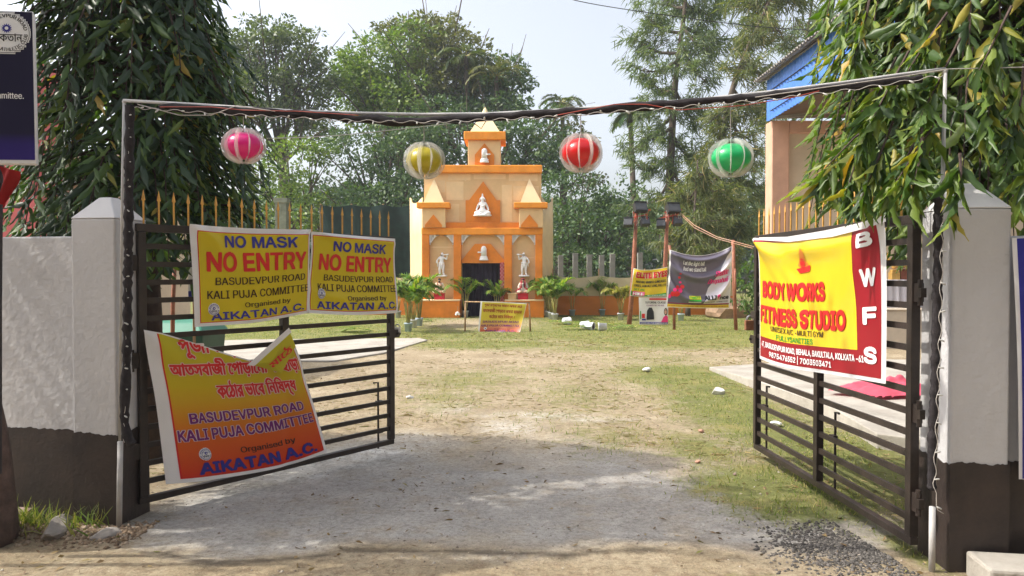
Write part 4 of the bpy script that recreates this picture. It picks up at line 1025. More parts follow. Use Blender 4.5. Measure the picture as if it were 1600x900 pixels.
Eg = [('pelvis', 'waist'), ('waist', 'chest'), ('chest', 'neck'), ('neck', 'head'), ('head', 'bun'), ('bun', 'tip'), ('chest', 'ls'), ('ls', 'le'), ('le', 'lh'), ('chest', 'rs'), ('rs', 're'), ('re', 'rh'), ('pelvis', 'lt'), ('lt', 'lk'), ('lk', 'lf'), ('pelvis', 'rt'), ('rt', 'rk'), ('rk', 'rf')]
vs, fs = skin(J, Eg, 2); mb = MB(); mb.add([p + v for v in vs], fs); mb.build('body', M_plas, r_, True)
mb = MB(); mb.lathe(p + Vector((0, -.04, 0)), [(.31, 0), (.33, .02), (.33, .04), (.29, .075), (.2, .09)], 20, sy=.45)
for a in (-1, 1):
    mb.tube([p + Vector((a * .03, -.03, .68)), p + Vector((a * .08, -.03, .62)), p + Vector((a * .11, -.02, .53))], [.03, .025, .015], 6)
mb.tube([p + Vector((-.11, -.10, .44)), p + Vector((-.04, -.125, .36)), p + Vector((.04, -.125, .36)), p + Vector((.11, -.10, .44))], .014, 6)
mb.build('base', M_plas, r_, True)
# flute players: one curve of the hips each, mirrored
def flute_player(px, flip, label):
    p = Vector((FX(px), 26.66, FZ(430))); r = thing('flute_player_relief', p, label, 'statue'); s = 1.0; m = flip
    J = {'pelvis': (-.02 * m, 0, .40, .085), 'waist': (-.01 * m, 0, .50, .062), 'chest': (0, 0, .60, .085), 'neck': (.015 * m, -.01, .68, .034), 'head': (.025 * m, -.02, .755, .058), 'crown': (.01 * m, 0, .83, .028),
         'ls': (-.09, 0, .63, .04), 'rs': (.09, 0, .63, .04),
         'ae': (.19 * m if True else 0, -.03, .56, .03), 'ah': (.20 * m, -.06, .70, .026), 'be': (-.17 * m, -.03, .53, .03), 'bh': (-.19 * m, -.03, .43, .026),
         'lt': (-.06, 0, .36, .07), 'lk': (-.075, -.03, .21, .05), 'la': (-.07, 0, .05, .034), 'lf': (-.10, -.05, .03, .026), 'rt': (.06, 0, .36, .07), 'rk': (.055, -.03, .21, .05), 'ra': (.06, 0, .06, .034), 'rf': (.10, -.05, .03, .026)}
    s1, s2 = ('rs', 'ls') if m > 0 else ('ls', 'rs')
    Eg = [('pelvis', 'waist'), ('waist', 'chest'), ('chest', 'neck'), ('neck', 'head'), ('head', 'crown'), ('chest', 'ls'), ('chest', 'rs'), (s1, 'ae'), ('ae', 'ah'), (s2, 'be'), ('be', 'bh'), ('pelvis', 'lt'), ('lt', 'lk'), ('lk', 'la'), ('la', 'lf'), ('pelvis', 'rt'), ('rt', 'rk'), ('rk', 'ra'), ('ra', 'rf')]
    vs, fs = skin(J, Eg, 2); mb = MB(); mb.add([p + v for v in vs], fs); mb.build('body', M_plas, r, True)
    mb = MB(); mb.tube([p + Vector((.04 * m, -.09, .735)), p + Vector((.27 * m, -.10, .755))], .018, 7); mb.ball(p + Vector((.21 * m, -.08, .74)), .04); mb.build('flute', M_plas, r, True)
    mb = MB(); mb.tube([p + Vector((-.10 * m, -.05, .62)), p + Vector((-.17 * m, -.03, .52)), p + Vector((-.13 * m, -.05, .40)), p + Vector((-.16 * m, -.04, .30))], [.02, .026, .026, .008], 7)
    mb.tube([p + Vector((-.10, -.06, .45)), p + Vector((0, -.085, .42)), p + Vector((.10, -.06, .45))], .022, 7); mb.tube([p + Vector((0, -.075, .42)), p + Vector((.01, -.07, .2))], [.03, .008], 7); mb.build('sash', M_plas, r, True)
    mb = MB(); mb.lathe(p + Vector((0, -.02, -.03)), [(.18, -.03), (.2, 0), (.2, .025), (.17, .04)], 16, sy=.55); mb.build('ledge', M_plas, r, True)
flute_player(690, 1, 'white plaster flute player between two pilasters left of the doorway')
flute_player(819, -1, 'white plaster flute player between two pilasters right of the doorway')
# seated painted figures on red stools
def stool(px, label):
    p = Vector((FX(px), 26.25, FZ(467.5))); r = thing('stool', p, label, 'stool')
    mb = MB(); mb.span(p.x - .2, p.x + .2, p.y - .14, p.y + .14, p.z + .19, p.z + .23); mb.build('seat', mat('red_paint', (.55, .012, .03), .5, .15, 5), r, bevel=.01)
    mb = MB(); mb.span(p.x - .185, p.x + .185, p.y - .125, p.y + .125, p.z + .002, p.z + .19); mb.build('skirt', mat('red_paint_dark', (.45, .01, .025), .6, .2, 5), r)
    return p + Vector((0, 0, .23))
M_skin = mat('painted_skin', (.42, .22, .13), .5, .1, 8); M_hair = mat('painted_black_hair', (.02, .015, .013), .5, .2)
M_robe = mat('cream_dhoti', (.72, .60, .44), .7, .12, 6); M_sari = mat('white_sari', (.70, .62, .52), .7, .1, 6); M_redb = mat('red_border', (.42, .01, .03), .6, .2, 6); M_scarf = mat('brown_scarf', (.33, .10, .05), .7, .2)
def sitter(p, label, female):
    r = thing('seated_statue', p, label, 'statue')
    J = {'pelvis': (0, .02, .08, .085), 'waist': (0, .02, .17, .072), 'chest': (0, .01, .29, .085), 'neck': (0, 0, .375, .032), 'jaw': (0, -.018, .42, .046), 'head': (0, -.008, .465, .056),
         'ls': (-.105, .01, .33, .04), 'le': (-.165, -.02, .20, .032), 'lh': (-.09, -.12, .13, .026), 'rs': (.105, .01, .33, .04), 're': (.165, -.02, .20, .032), 'rh': (.09, -.12, .13, .026),
         'lt': (-.10, -.03, .07, .065), 'lk': (-.21, -.10, .055, .055), 'lf': (-.02, -.17, .04, .035), 'rt': (.10, -.03, .07, .065), 'rk': (.21, -.10, .055, .055), 'rf': (.05, -.18, .035, .035)}
    Eg = [('pelvis', 'waist'), ('waist', 'chest'), ('chest', 'neck'), ('neck', 'jaw'), ('jaw', 'head'), ('chest', 'ls'), ('ls', 'le'), ('le', 'lh'), ('chest', 'rs'), ('rs', 're'), ('re', 'rh'), ('pelvis', 'lt'), ('lt', 'lk'), ('lk', 'lf'), ('pelvis', 'rt'), ('rt', 'rk'), ('rk', 'rf')]
    vs, fs = skin(J, Eg, 2); mb = MB(); mb.add([p + v for v in vs], fs)
    for a in (-1, 1): mb.ball(p + Vector((a * .053, 0, .45)), .008, .013, .018)
    mb.ball(p + Vector((0, -.066, .445)), .01, .014, .018); mb.build('body', M_skin, r, True)
    mb = MB()
    for a in (-1, 1): mb.ball(p + Vector((a * .021, -.056, .463)), .008, .006, .006, n=8)
    mb.build('eyes', M_hair, r)
    # clothes: a fuller layer round trunk, arms and legs
    K = {k: (x, y - .004, z, q + .014) for k, (x, y, z, q) in J.items() if k not in ('neck', 'jaw', 'head', 'lh', 'rh', 'lf', 'rf')}
    K['lw'] = (-.125, -.075, .16, .034); K['rw'] = (.125, -.075, .16, .034); K['la'] = (-.07, -.15, .05, .045); K['ra'] = (.09, -.16, .045, .045)
    Ek = [(a, b_) for a, b_ in Eg if a in K and b_ in K] + [('le', 'lw'), ('re', 'rw'), ('lk', 'la'), ('rk', 'ra')]
    vs, fs = skin(K, Ek, 2); mb = MB(); mb.add([p + v for v in vs], fs); mb.build('robe', M_sari if female else M_robe, r, True)
    if female:
        mb = MB(); mb.lathe(p + Vector((0, .012, .30)), [(.125, -.02), (.115, .06), (.085, .10), (.075, .15), (.068, .19), (.045, .225), (.004, .235)], 16)
        mb.v = [v if not (v[1] - p.y < -.02 and v[2] - p.z < .50) else (v[0] * 1, p.y - .012, v[2]) for v in mb.v]; mb.build('veil', M_redb, r, True)
        for a in (-1, 1):
            mb = MB(); mb.tube([p + Vector((a * .055, -.055, .44)), p + Vector((a * .075, -.085, .33)), p + Vector((a * .06, -.10, .2)), p + Vector((a * .17, -.13, .13)), p + Vector((a * .26, -.10, .06))], [.016, .022, .024, .026, .02], 7); mb.build('sari_border', M_redb, r, True)
        mb = MB(); mb.tube([p + Vector((.035, -.06, .42)), p + Vector((.03, -.105, .3)), p + Vector((.035, -.115, .2))], [.02, .026, .008], 7); mb.ball(p + Vector((0, .0, .485)), .054, .052, .042); mb.build('hair', M_hair, r, True)
    else:
        mb = MB(); mb.ball(p + Vector((0, .006, .487)), .056, .054, .042); mb.build('hair', M_hair, r, True)
        mb = MB(); mb.ball(p + Vector((0, -.042, .405)), .04, .03, .034); mb.tube([p + Vector((-.02, -.064, .43)), p + Vector((.02, -.064, .43))], .006, 5); mb.build('beard', M_hair, r, True)
        for a in (-1, 1):
            mb = MB(); mb.tube([p + Vector((a * .06, .0, .375)), p + Vector((a * .065, -.09, .30)), p + Vector((a * .04, -.105, .18)), p + Vector((a * .05, -.12, .1))], [.014, .02, .02, .016], 7); mb.build('scarf', M_scarf, r, True)
q = stool(688, 'red stool under the bearded statue on the left plinth'); sitter(q, 'painted statue of a bearded man in a cream robe, seated cross-legged', False)
q = stool(817, 'red stool under the veiled statue on the right plinth'); sitter(q, 'painted statue of a long-haired woman in a red and white sari', True)
p = Vector((FX(802), 26.3, FZ(467.5))); r_ = thing('side_table', p, 'small cream topped table beside the veiled statue', 'table')
mb = MB(); mb.span(p.x - .22, p.x + .13, p.y - .15, p.y + .15, p.z + .2, p.z + .235); mb.build('table_top', M_crm2, r_, bevel=.008)
mb = MB(); mb.span(p.x - .19, p.x + .10, p.y - .12, p.y + .12, p.z + .002, p.z + .2); mb.build('cloth_skirt', M_cream, r_)
p = W(715, 489, 25.9); r_ = thing('plaster_lamp', (p.x, p.y, 0), 'little white ornament on a thin stick before the left plinth', 'ornament')
mb = MB(); mb.tube([(p.x, p.y, 0), (p.x + .01, p.y, .42)], .012, 6); mb.build('stick', mat('bamboo', (.36, .22, .11), .6, .3, 12), r_); mb = MB(); mb.ball((p.x, p.y - .02, .17), .07, .03, .055); mb.ball((p.x + .05, p.y - .02, .13), .045, .03, .04); mb.ball((p.x - .05, p.y - .02, .12), .045, .03, .04); mb.build('shell', M_plas, r_, True)

# ================================================================ CLOTH FENCES, SCREEN, CONCRETE POSTS
M_bam = mat('bamboo', (.36, .22, .11), .6, .3, 12)
M_pole = mat('reddish_bamboo', (.30, .115, .065), .6, .35, 10)
C_crm = clothmat('fence_cream', (.56, .47, .30), .8, .2); C_org = clothmat('fence_orange', (.60, .20, .03), .8, .2)
def cloth_fence(x0, x1, Y0, Y1, label, spans):
    A = W(x0, 428, Y0); B_ = W(x1, 428, Y1); r = thing('cloth_fence', (A.x, A.y, 0), label, 'fence'); L = (B_ - A).length; e = (B_ - A).normalized(); n = Vector((e.y, -e.x, 0))
    for nm, lo, hi, m in (('orange_skirt', 0, .74, C_org), ('cream_cloth', .72, 1.5, C_crm)):
        N = int(L * 10); mb = MB(); vs = []
        for i in range(N + 1):
            q = i / N; sg = abs(math.sin(q * spans * math.pi)) ** .8 * .10
            for j in range(7):
                k = j / 6; z = lo + (hi - lo) * k; wob = .025 * math.sin(q * L * 3 + z * 5) * (1 - abs(2 * k - 1) * .5) + .015 * math.sin(q * L * 9 + j * 1.7)
                if nm == 'orange_skirt': wob += .02 * math.sin(z * 30 + q * 9) - .02
                vs.append(A + e * (L * q) + n * wob + Vector((0, 0, -A.z + z - (sg * k if nm != 'orange_skirt' else .03 * sg * k))))
        mb.add(vs, [(i * 7 + j, i * 7 + 7 + j, i * 7 + 8 + j, i * 7 + 1 + j) for i in range(N) for j in range(6)])
        o = mb.build(nm, m, r, True)
    for k in range(spans + 1):
        p = A + e * (L * k / spans) - n * .06; mb = MB(); mb.tube([(p.x, p.y, 0), (p.x, p.y, 1.75)], .025, 7); mb.build('post', M_bam, r, True)
cloth_fence(864, 1150, 27.6, 27.9, 'cream over orange cloth fence right of the temple front', 4)
cloth_fence(540, 657, 27.9, 27.5, 'cream over orange cloth fence left of the temple front', 2)
M_cpost = mat('grey_concrete', (.30, .29, .27), .9, .2, 3, .4, 30)
cp = None
for k, (px, top, Y) in enumerate([(876, 400, 31), (899, 397, 31.1), (921, 399, 31.2), (940, 400, 31.3), (957, 398, 31.4), (1000, 396, 31.5)]):
    p = W(px, 428, Y); h = W(px, top, Y).z
    mb = MB(); mb.box((p.x, p.y, h / 2), (.22, .16, h)); mb.box((p.x, p.y, h + .012), (.24, .18, .03))
    o = mb.build('concrete_post', M_cpost, origin=(p.x, p.y, 0), bevel=.012); set_props(o, 'grey concrete fence post standing behind the cream cloth right of the temple front', 'post', 'concrete posts behind the cloth fence')
p = W(441, 428, 33); mb = MB(); mb.box((p.x, p.y, 2.4), (.5, .4, 4.8)); mb.box((p.x, p.y, 4.82), (.6, .5, .2)); mb.box((p.x, p.y - .205, 4.4), (.12, .012, .5))
set_props(mb.build('gate_column', mat('mossy_concrete', (.22, .23, .17), .9, .3, 3), origin=(p.x, p.y, 0), bevel=.03), 'tall mossy concrete column among the trees behind the gold spikes', 'column')
r_ = thing('net_screen', (W(570, 428, 30).x, 30, 0), 'tall dark green net screen behind the yellow banners', 'screen')
A = W(500, 320, 30); B_ = W(646, 322, 30); mb = MB(); N = 40; vs = []
for i in range(N + 1):
    q = i / N; x = A.x + (B_.x - A.x) * q
    for j in range(9): vs.append((x, 30 + .06 * math.sin(q * 21 + j * .4) + .03 * math.sin(j * 2.0 + q * 5), .3 + (A.z - .3 - .08 * abs(math.sin(q * 9.4))) * j / 8))
mb.add(vs, [(i * 9 + j, i * 9 + 9 + j, i * 9 + 10 + j, i * 9 + 1 + j) for i in range(N) for j in range(8)]); mb.build('netting', clothmat('dark_green_net', (.012, .030, .026), .9, .12, var=.4), r_, True)
for q in (0, .33, .67, 1):
    mb = MB(); x = A.x + (B_.x - A.x) * q; mb.tube([(x, 30.12, 0), (x, 30.12, A.z + .05)], .035, 7); mb.build('post', M_bam, r_)

# ================================================================ SMALL BANNER STAND
p = G(777, 518); YS = p.y; r_ = thing('banner_stand', (p.x, p.y, 0), 'low bamboo frame standing before the temple doorway', 'stand')
mb = MB(); a = W(726.5, 519, YS); c = W(727.5, 470.5, YS); mb.tube([(a.x, a.y, 0), c], .022, 8); mb.build('post', M_bam, r_, True)
mb = MB(); a2 = W(828.5, 519, YS); c2 = W(826.5, 472, YS); mb.tube([(a2.x, a2.y, 0), (a2.x - .01, a2.y, .4), c2], [.024, .024, .02], 8); mb.build('post', M_bam, r_, True)
mb = MB(); mb.tube([W(726, 471.5, YS - .01), W(828, 473, YS - .01)], .017, 8); mb.build('top_rail', M_bam, r_, True)
yb = YS - .05; q = lambda px, py, o=0: W(px, py, yb - o)
def curl(s, t): return .22 * max(0, s + t * .9 - 1.28) ** 1.5 * 2 + .01 * math.sin(8 * s + 3 * t) + .03 * math.exp(-((s - .6 - .3 * (1 - t)) / .12) ** 2) * t
S, Wm, Hm = coons([q(751, 470.5), q(790, 472.5), q(823, 474)], [q(747, 519), q(780, 518.5), q(812, 519)], [q(751, 470.5), q(747, 519)], [q(823, 474), q(819, 492), q(812, 519)], (0, -1, 0), curl)
s = Sheet(S, Wm, Hm, (0, -1, 0), gap=.007, step=.03); s.rect(0, Wm, 0, Hm, WHT, 0, .03); s.rect(.06 * Wm, .985 * Wm, .04 * Hm, .97 * Hm, clothmat('print_small_blend', (.6, .5, .01), .38, .12, [(.0, (.66, .08, .05)), (.16, (.68, .20, .12)), (.30, (.70, .42, .12)), (.42, (.70, .55, .05)), (1, (.66, .56, .05))]), 1, .03)
for tx, u0, u1, v0, v1 in (('পূজা মণ্ডেপর সামেন অথবা মােঠ', .13, .88, .12, .20), ('আতসবাজী েপাড়ােনা অথবা ছাড়ােনা', .10, .90, .29, .37), ('কেঠার ভােব িনিষদ্ধ ।', .25, .76, .455, .535)): s.text(tx, u0, u1, v0, v1, MAR, 4, .03, rows=16)
s.text('BASUDEVPUR ROAD', .13, .88, .60, .66, PUR, 4, .07, rows=12); s.text('KALI PUJA COMMITTEE', .10, .92, .71, .77, PUR, 4, .07, rows=12); s.text('Organised by', .38, .72, .84, .87, DRK, 4, .06, rows=10); s.text('AIKATAN A.C.', .2, .85, .90, .955, BLU, 4, .08, rows=12); s.disc(.2 * Wm, .835 * Hm, .05 * Hm, WHI, 4); s.disc(.2 * Wm, .835 * Hm, .02 * Hm, BLU, 5)
set_props(s.build('banner', origin=(S(Wm / 2, Hm))), 'small red and yellow printed banner tied to the low bamboo frame', 'banner')

# ================================================================ LAMP POLES AND MID-FIELD BANNERS
M_grey = mat('grey_lamp_metal', (.045, .047, .05), .45, .2, 9, metal=.4); M_glass = mat('lamp_glass', (.05, .052, .055), .25, .1, spec=.6); M_redw = mat('red_orange_wire', (.5, .06, .03), .5, .2)
def light_pole(pts, Y, label, heads, seed):
    P = [W(x, y, Y) for x, y in pts]; P[0].z = 0; r = thing('light_pole', P[0], label, 'light pole'); top = P[-1]
    mb = MB(); n = len(P); mb.tube(P, [.075, .072, .062, .052][:n], 12); mb.build('pole', M_pole, r, True)
    mb = MB(); mb.bar(top + Vector((-.28, -.06, -.17)), top + Vector((.3, -.06, -.05)), .04, .03); mb.bar(top + Vector((-.1, -.05, .02)), top + Vector((.42, -.05, .10)), .035, .04); mb.build('cross_arm', M_redw, r)
    rr = random.Random(seed)
    for (dx, dz, yaw, big) in heads:
        c = top + Vector((dx, -.10, dz)); rot = Matrix.Rotation(yaw, 3, 'Z') @ Matrix.Rotation(rad(-28), 3, 'X'); w_, h_ = (.40, .30) if big else (.27, .25)
        mb = MB(); mb.box(c, (w_, .16, h_), 0, rot)
        for k in range(6): mb.box(c + rot @ Vector(((k - 2.5) * w_ / 6.5, .10, 0)), (.012, .06, h_ * .9), 0, rot)
        mb.box(c + rot @ Vector((0, -.09, h_ / 2)), (w_ * 1.05, .06, .02), 0, rot)
        fl = mb.build('floodlight', M_grey, r, bevel=.01)
        mb = MB(); mb.box(c + rot @ Vector((0, -.083, 0)), (w_ * .86, .008, h_ * .8), 0, rot); mb.build('lamp_glass', M_glass, fl)
    mb = MB()
    for k in range(9):
        a = top + Vector((rr.uniform(-.15, .35), -.12, rr.uniform(-.05, .08))); mb.tube([a, a + Vector((rr.uniform(-.08, .08), -.03, -.2)), a + Vector((rr.uniform(-.15, .15), .0, rr.uniform(-.45, -.25)))], .007, 5, k % 2)
    mb.build('loose_wires', [M_redw, M_cable], r)
    return top
t1 = light_pole([(983, 507), (989, 440), (991.5, 385), (994.5, 333)], 22.5, 'reddish lamp pole behind the yellow opticians banner', [(.10, .16, .25, 1), (-.26, -.30, -.3, 0), (.24, -.28, .2, 0)], 1)
t2 = light_pole([(1037, 506), (1038.5, 440), (1040.5, 385), (1043, 333)], 22.6, 'reddish lamp pole behind the dark festival banner', [(.16, .13, .2, 1), (-.22, -.34, -.2, 0), (.28, -.26, .3, 0)], 2)
def bamboo(pix, Y, r0, label, ground=True):
    P = [W(x, y, Y) for x, y in pix]
    if ground: P[0].z = 0
    mb = MB(); mb.tube(P, r0, 8); o = mb.build('bamboo_pole', M_pole, origin=P[0], smooth=True); set_props(o, label, 'pole'); return P
bamboo([(1150, 518), (1147, 450), (1145.5, 375)], 20.2, .05, 'bamboo pole holding up the right edge of the dark festival banner')
bamboo([(1053.5, 514), (1053, 440), (1046, 383)], 20.4, .04, 'bamboo pole holding up the left edge of the dark festival banner')
bamboo([(1149, 470), (1148.5, 420)], 20.15, .03, 'short split bamboo lashed to the pole of the dark festival banner', False)
yb = 20.05; q = lambda px, py: W(px, py, yb)
def drape(s, t):
    z = 0
    for k, (d, a, wd) in enumerate(((.08, .10, .045), (.24, .13, .05), (.46, .16, .06))):
        cat = d * 1.0 + (d * .9) * (1 - (2 * s - 1) ** 2) ** .8 - .1 * d
        z += a * math.exp(-((t - cat) / wd) ** 2) * (1 - abs(2 * s - 1) ** 3 * .7)
    return z + .02 * math.sin(5 * s) + .05 * math.exp(-((s - .1 - .35 * t) / .05) ** 2) * (1 - t) + .04 * math.exp(-((s - .93 + .2 * t) / .05) ** 2) * (1 - t)
S, Wm, Hm = coons([q(1046, 390), q(1070, 397), q(1095, 399), q(1122, 394), q(1144, 384)], [q(1040, 480), q(1090, 481.5), q(1140, 482)], [q(1046, 390), q(1044, 440), q(1040, 480)], [q(1144, 384), q(1142.5, 440), q(1140, 482)], (0, -1, 0), drape)
s = Sheet(S, Wm, Hm, (0, -1, 0), gap=.007, step=.03); s.rect(0, Wm, 0, Hm, WHT, 0, .03)
GREY = clothmat('print_slate', (.135, .12, .165), .2, .15); LIL = clothmat('print_lilac', (.76, .73, .80), .26, .15)
s.rect(.035 * Wm, .97 * Wm, .02 * Hm, .975 * Hm, GREY, 1, .03)
s.poly([(.56 * Wm, .875 * Hm), (.97 * Wm, .875 * Hm), (.97 * Wm, .10 * Hm), (.90 * Wm, .16 * Hm), (.76 * Wm, .40 * Hm), (.62 * Wm, .62 * Hm)], LIL, 2)
s.rect(.035 * Wm, .97 * Wm, .875 * Hm, .89 * Hm, MAR, 3, .03); s.rect(.035 * Wm, .97 * Wm, .905 * Hm, .975 * Hm, YELB, 3, .03)
s.text('Let the light fall', .23, .55, .17, .235, WHI, 4, .03, rows=12); s.text('And we stand tall', .23, .58, .265, .33, WHI, 4, .03, rows=12)
s.text('Shubho', .70, .91, .35, .43, PNK, 4, .05, shear=.35, rows=14); s.text('Deepabali', .61, .90, .465, .545, PNK, 4, .05, shear=.35, rows=14)
s.rect(.345 * Wm, .52 * Wm, .735 * Hm, .79 * Hm, clothmat('print_lime', (.55, .52, .02), .4, .05), 4, .03); s.text('FreeOTT', .36, .505, .742, .782, GRN, 5, .08, rows=10); s.rect(.345 * Wm, .52 * Wm, .80 * Hm, .825 * Hm, GRN, 4, .03); s.rect(.345 * Wm, .52 * Wm, .84 * Hm, .852 * Hm, WHI, 4, .03)
s.text('ALLI', .575, .735, .735, .80, BLK, 4, .10, rows=12); s.text('nce', .80, .945, .748, .80, BLK, 4, .10, rows=12); s.disc(.768 * Wm, .745 * Hm, .026 * Wm, PNK, 4); s.rect(.762 * Wm, .775 * Wm, .76 * Hm, .80 * Hm, PNK, 4, .03)
s.text('BROADBAND  CONNECTIONS', .575, .94, .83, .848, BLK, 4, .06, rows=8); s.text('FOR NEW CONNECTION CALL AND VISIT OUR OFFICE OR WEBSITE', .05, .95, .93, .952, MAR, 4, .05, rows=8)
for k, (u, v, rr_) in enumerate([(.06, .77, .03), (.11, .73, .036), (.165, .72, .04), (.21, .66, .035), (.17, .62, .03), (.24, .60, .03), (.205, .53, .02), (.185, .45, .018), (.19, .39, .012), (.13, .66, .026)]):
    s.disc(u * Wm, v * Hm, rr_ * Wm, RED if k % 3 else PNK, 4 + k % 2, 16)
set_props(s.build('banner', origin=S(0, Hm)), 'dark slate festival greeting banner with draped folds between two bamboo poles', 'banner')
yb = 22.2
S, Wm, Hm = coons([q(990, 419), q(1003, 421.5), q(1020, 421), q(1043, 417)], [q(984, 462), q(1010, 464), q(1041, 463.5)], [q(990, 419), q(984, 462)], [q(1043, 417), q(1041, 463.5)], (0, -1, 0), lambda s, t: .04 * math.exp(-((t - .2) / .12) ** 2) * math.sin(9 * s) + .015 * math.sin(11 * s + 3 * t))
s = Sheet(S, Wm, Hm, (0, -1, 0), gap=.007, step=.03); s.rect(0, Wm, 0, Hm, WHT, 0, .03); s.rect(.03 * Wm, .985 * Wm, .03 * Hm, .965 * Hm, YELB, 1, .03)
s.text('ELITE EYES', .13, .98, .16, .34, RED, 4, .09, edge=.14, edge_m=WHI, rows=14); s.text('AVAILABLE BRANDED SUNGLASSES', .14, .94, .43, .50, BLK, 4, .05, rows=10); s.text('LENSES, CONTACT LENS, FULL EYE', .10, .96, .54, .61, BLK, 4, .05, rows=10)
s.poly([(.03 * Wm, .965 * Hm), (.03 * Wm, .76 * Hm), (.4 * Wm, .90 * Hm), (.985 * Wm, .82 * Hm), (.985 * Wm, .965 * Hm)], GRN, 3); s.rect(.09 * Wm, .40 * Wm, .77 * Hm, .94 * Hm, PNK, 4, .03); s.text('FREE', .115, .375, .80, .92, WHI, 5, .08, rows=12); s.text('GET AN', .12, .38, .665, .735, GRN, 4, .05, rows=10); s.text('ALL SERVICES HERE', .48, .97, .885, .935, WHI, 4, .06, rows=8)
set_props(s.build('banner', origin=S(0, Hm)), 'yellow opticians banner with red heading and green foot on the lamp pole', 'banner')
yb = 22.25
S, Wm, Hm = coons([q(998, 464.5), q(1044, 464.5)], [q(999, 507), q(1044, 507.5)], [q(998, 464.5), q(999, 507)], [q(1044, 464.5), q(1044, 507.5)], (0, -1, 0), lambda s, t: .012 * math.sin(7 * s + 3 * t))
s = Sheet(S, Wm, Hm, (0, -1, 0), gap=.007, step=.03); s.rect(0, Wm, 0, Hm, WHT, 0, .03); s.rect(.02 * Wm, .98 * Wm, .86 * Hm, .96 * Hm, BLU, 2, .03)
s.rect(.38 * Wm, .90 * Wm, .06 * Hm, .14 * Hm, RED, 4, .03); s.text('TUTORIAL CLASSES', .26, .90, .20, .27, BLK, 4, .06, rows=10); s.text('CLASS VI TO XII', .30, .80, .31, .355, PUR, 4, .06, rows=8)
s.poly([(.29 * Wm, .78 * Hm), (.31 * Wm, .50 * Hm), (.37 * Wm, .40 * Hm), (.45 * Wm, .40 * Hm), (.50 * Wm, .52 * Hm), (.51 * Wm, .76 * Hm)], BLK, 4); s.rect(.13 * Wm, .24 * Wm, .58 * Hm, .72 * Hm, RED, 4, .03); s.rect(.05 * Wm, .10 * Wm, .5 * Hm, .75 * Hm, GRN, 4, .03); s.rect(.13 * Wm, .27 * Wm, .74 * Hm, .8 * Hm, BLU, 4, .03)
s.poly([(.70 * Wm, .86 * Hm), (.78 * Wm, .68 * Hm), (.86 * Wm, .62 * Hm), (.97 * Wm, .66 * Hm), (.97 * Wm, .86 * Hm)], PNK, 4); s.disc(.87 * Wm, .52 * Hm, .075 * Wm, BLK, 4, ry=.11 * Hm); s.disc(.86 * Wm, .52 * Hm, .05 * Wm, clothmat('print_skin', (.62, .36, .26), .5, .05), 5, ry=.075 * Hm)
s.text('TUITION CALL FOR ADMISSION NOW', .06, .94, .885, .93, WHI, 4, .05, rows=8)
set_props(s.build('banner', origin=S(0, Hm)), 'white poster of a black bag and a girl in pink below the opticians banner', 'banner')
mb = MB(); mb.tube([t2 + Vector((.4, 0, 0)), W(1085, 352, 21.5), W(1120, 370, 20.6), W(1146, 377, 20.15), W(1180, 386, 19), W(1215, 388, 17.4)], .012, 5); mb.tube([t2 + Vector((.4, 0, -.05)), W(1085, 356, 21.5), W(1120, 373, 20.6), W(1146, 380, 20.15), W(1176, 388, 19)], .010, 5)
set_props(mb.build('sagging_wire', mat('brown_wire', (.38, .2, .12), .5, .2)), 'brown wires sagging from a lamp pole to the bamboo pole and beyond', 'wire')

# ================================================================ BUILDING WITH BLUE SHEET CANOPY
M_salm = mat('salmon_paint', (.56, .33, .23), .85, .12, 2, .2, 25); M_wallc = mat('cream_wall_paint', (.60, .49, .36), .85, .1, 1.5, .2, 20); M_brown = mat('brown_soffit', (.13, .085, .065), .8, .2, 2)
M_blue = mat('blue_sheet_paint', (.06, .20, .62), .4, .12, 2, spec=.5); M_tin = mat('weathered_tin', (.28, .255, .22), .6, .25, 3, .2, 20)
YB = 17.0; xb = W(1205, 428, YB).x
bd = thing('hall_building', (xb, YB, 0), 'salmon hall with a blue corrugated gable canopy behind the hanging leaves', 'building')
zs = W(800, 188, YB).z; zt = W(800, 125, YB).z
mb = MB(); mb.span(xb + .38, xb + 9, YB + .15, YB + .4, 0, zs); mb.span(xb + 4, xb + 12, YB + .4, YB + 8, 0, zs); mb.build('wall', M_wallc, bd)
mb = MB(); mb.span(xb, xb + .40, YB, YB + .45, 0, zs); mb.build('column', M_salm, bd, bevel=.02)
mb = MB(); mb.span(xb + .40, xb + 9, YB + .02, YB + .4, zs - .28, zs); mb.build('beam', M_salm, bd, bevel=.02)
mb = MB(); mb.span(xb + 4.2, xb + 4.6, YB, YB + .45, 0, zs - .28); mb.build('column', M_salm, bd, bevel=.02)
def corr(mb, a, b, hvec, n, amp, nv, th=.004, m=0):          # corrugated sheet from a to b, hvec across
    a = Vector(a); b = Vector(b); h = Vector(hvec); L = b - a; vs = []
    for i in range(n * 6 + 1):
        t_ = i / (n * 6); ph = i / 6 * 2 * math.pi; o = Vector(nv) * (amp * max(-1, min(1, 1.6 * math.sin(ph))))
        p = a + L * t_ + o; vs += [p, p + h]
    mb.add(vs, [(2 * i, 2 * i + 2, 2 * i + 3, 2 * i + 1) for i in range(n * 6)], m)
xf = xb - .10; Y0, Y1 = YB + .05, 11.2
mb = MB(); corr(mb, (xf, Y0, zs - .02), (xf, Y1, zs - .02), (0, 0, zt - zs + .1), 34, .022, (-1, 0, 0)); o = mb.build('canopy_fascia', M_blue, bd); sm = o.modifiers.new('s', 'SOLIDIFY'); sm.thickness = .006
mb = MB(); corr(mb, (xf - .28, Y0 + .15, zt + .0), (xf - .28, Y1 - .2, zt + .0), (5.2, 0, 1.5), 44, .022, (0, 0, 1)); o = mb.build('roof', M_tin, bd); sm = o.modifiers.new('s', 'SOLIDIFY'); sm.thickness = .006
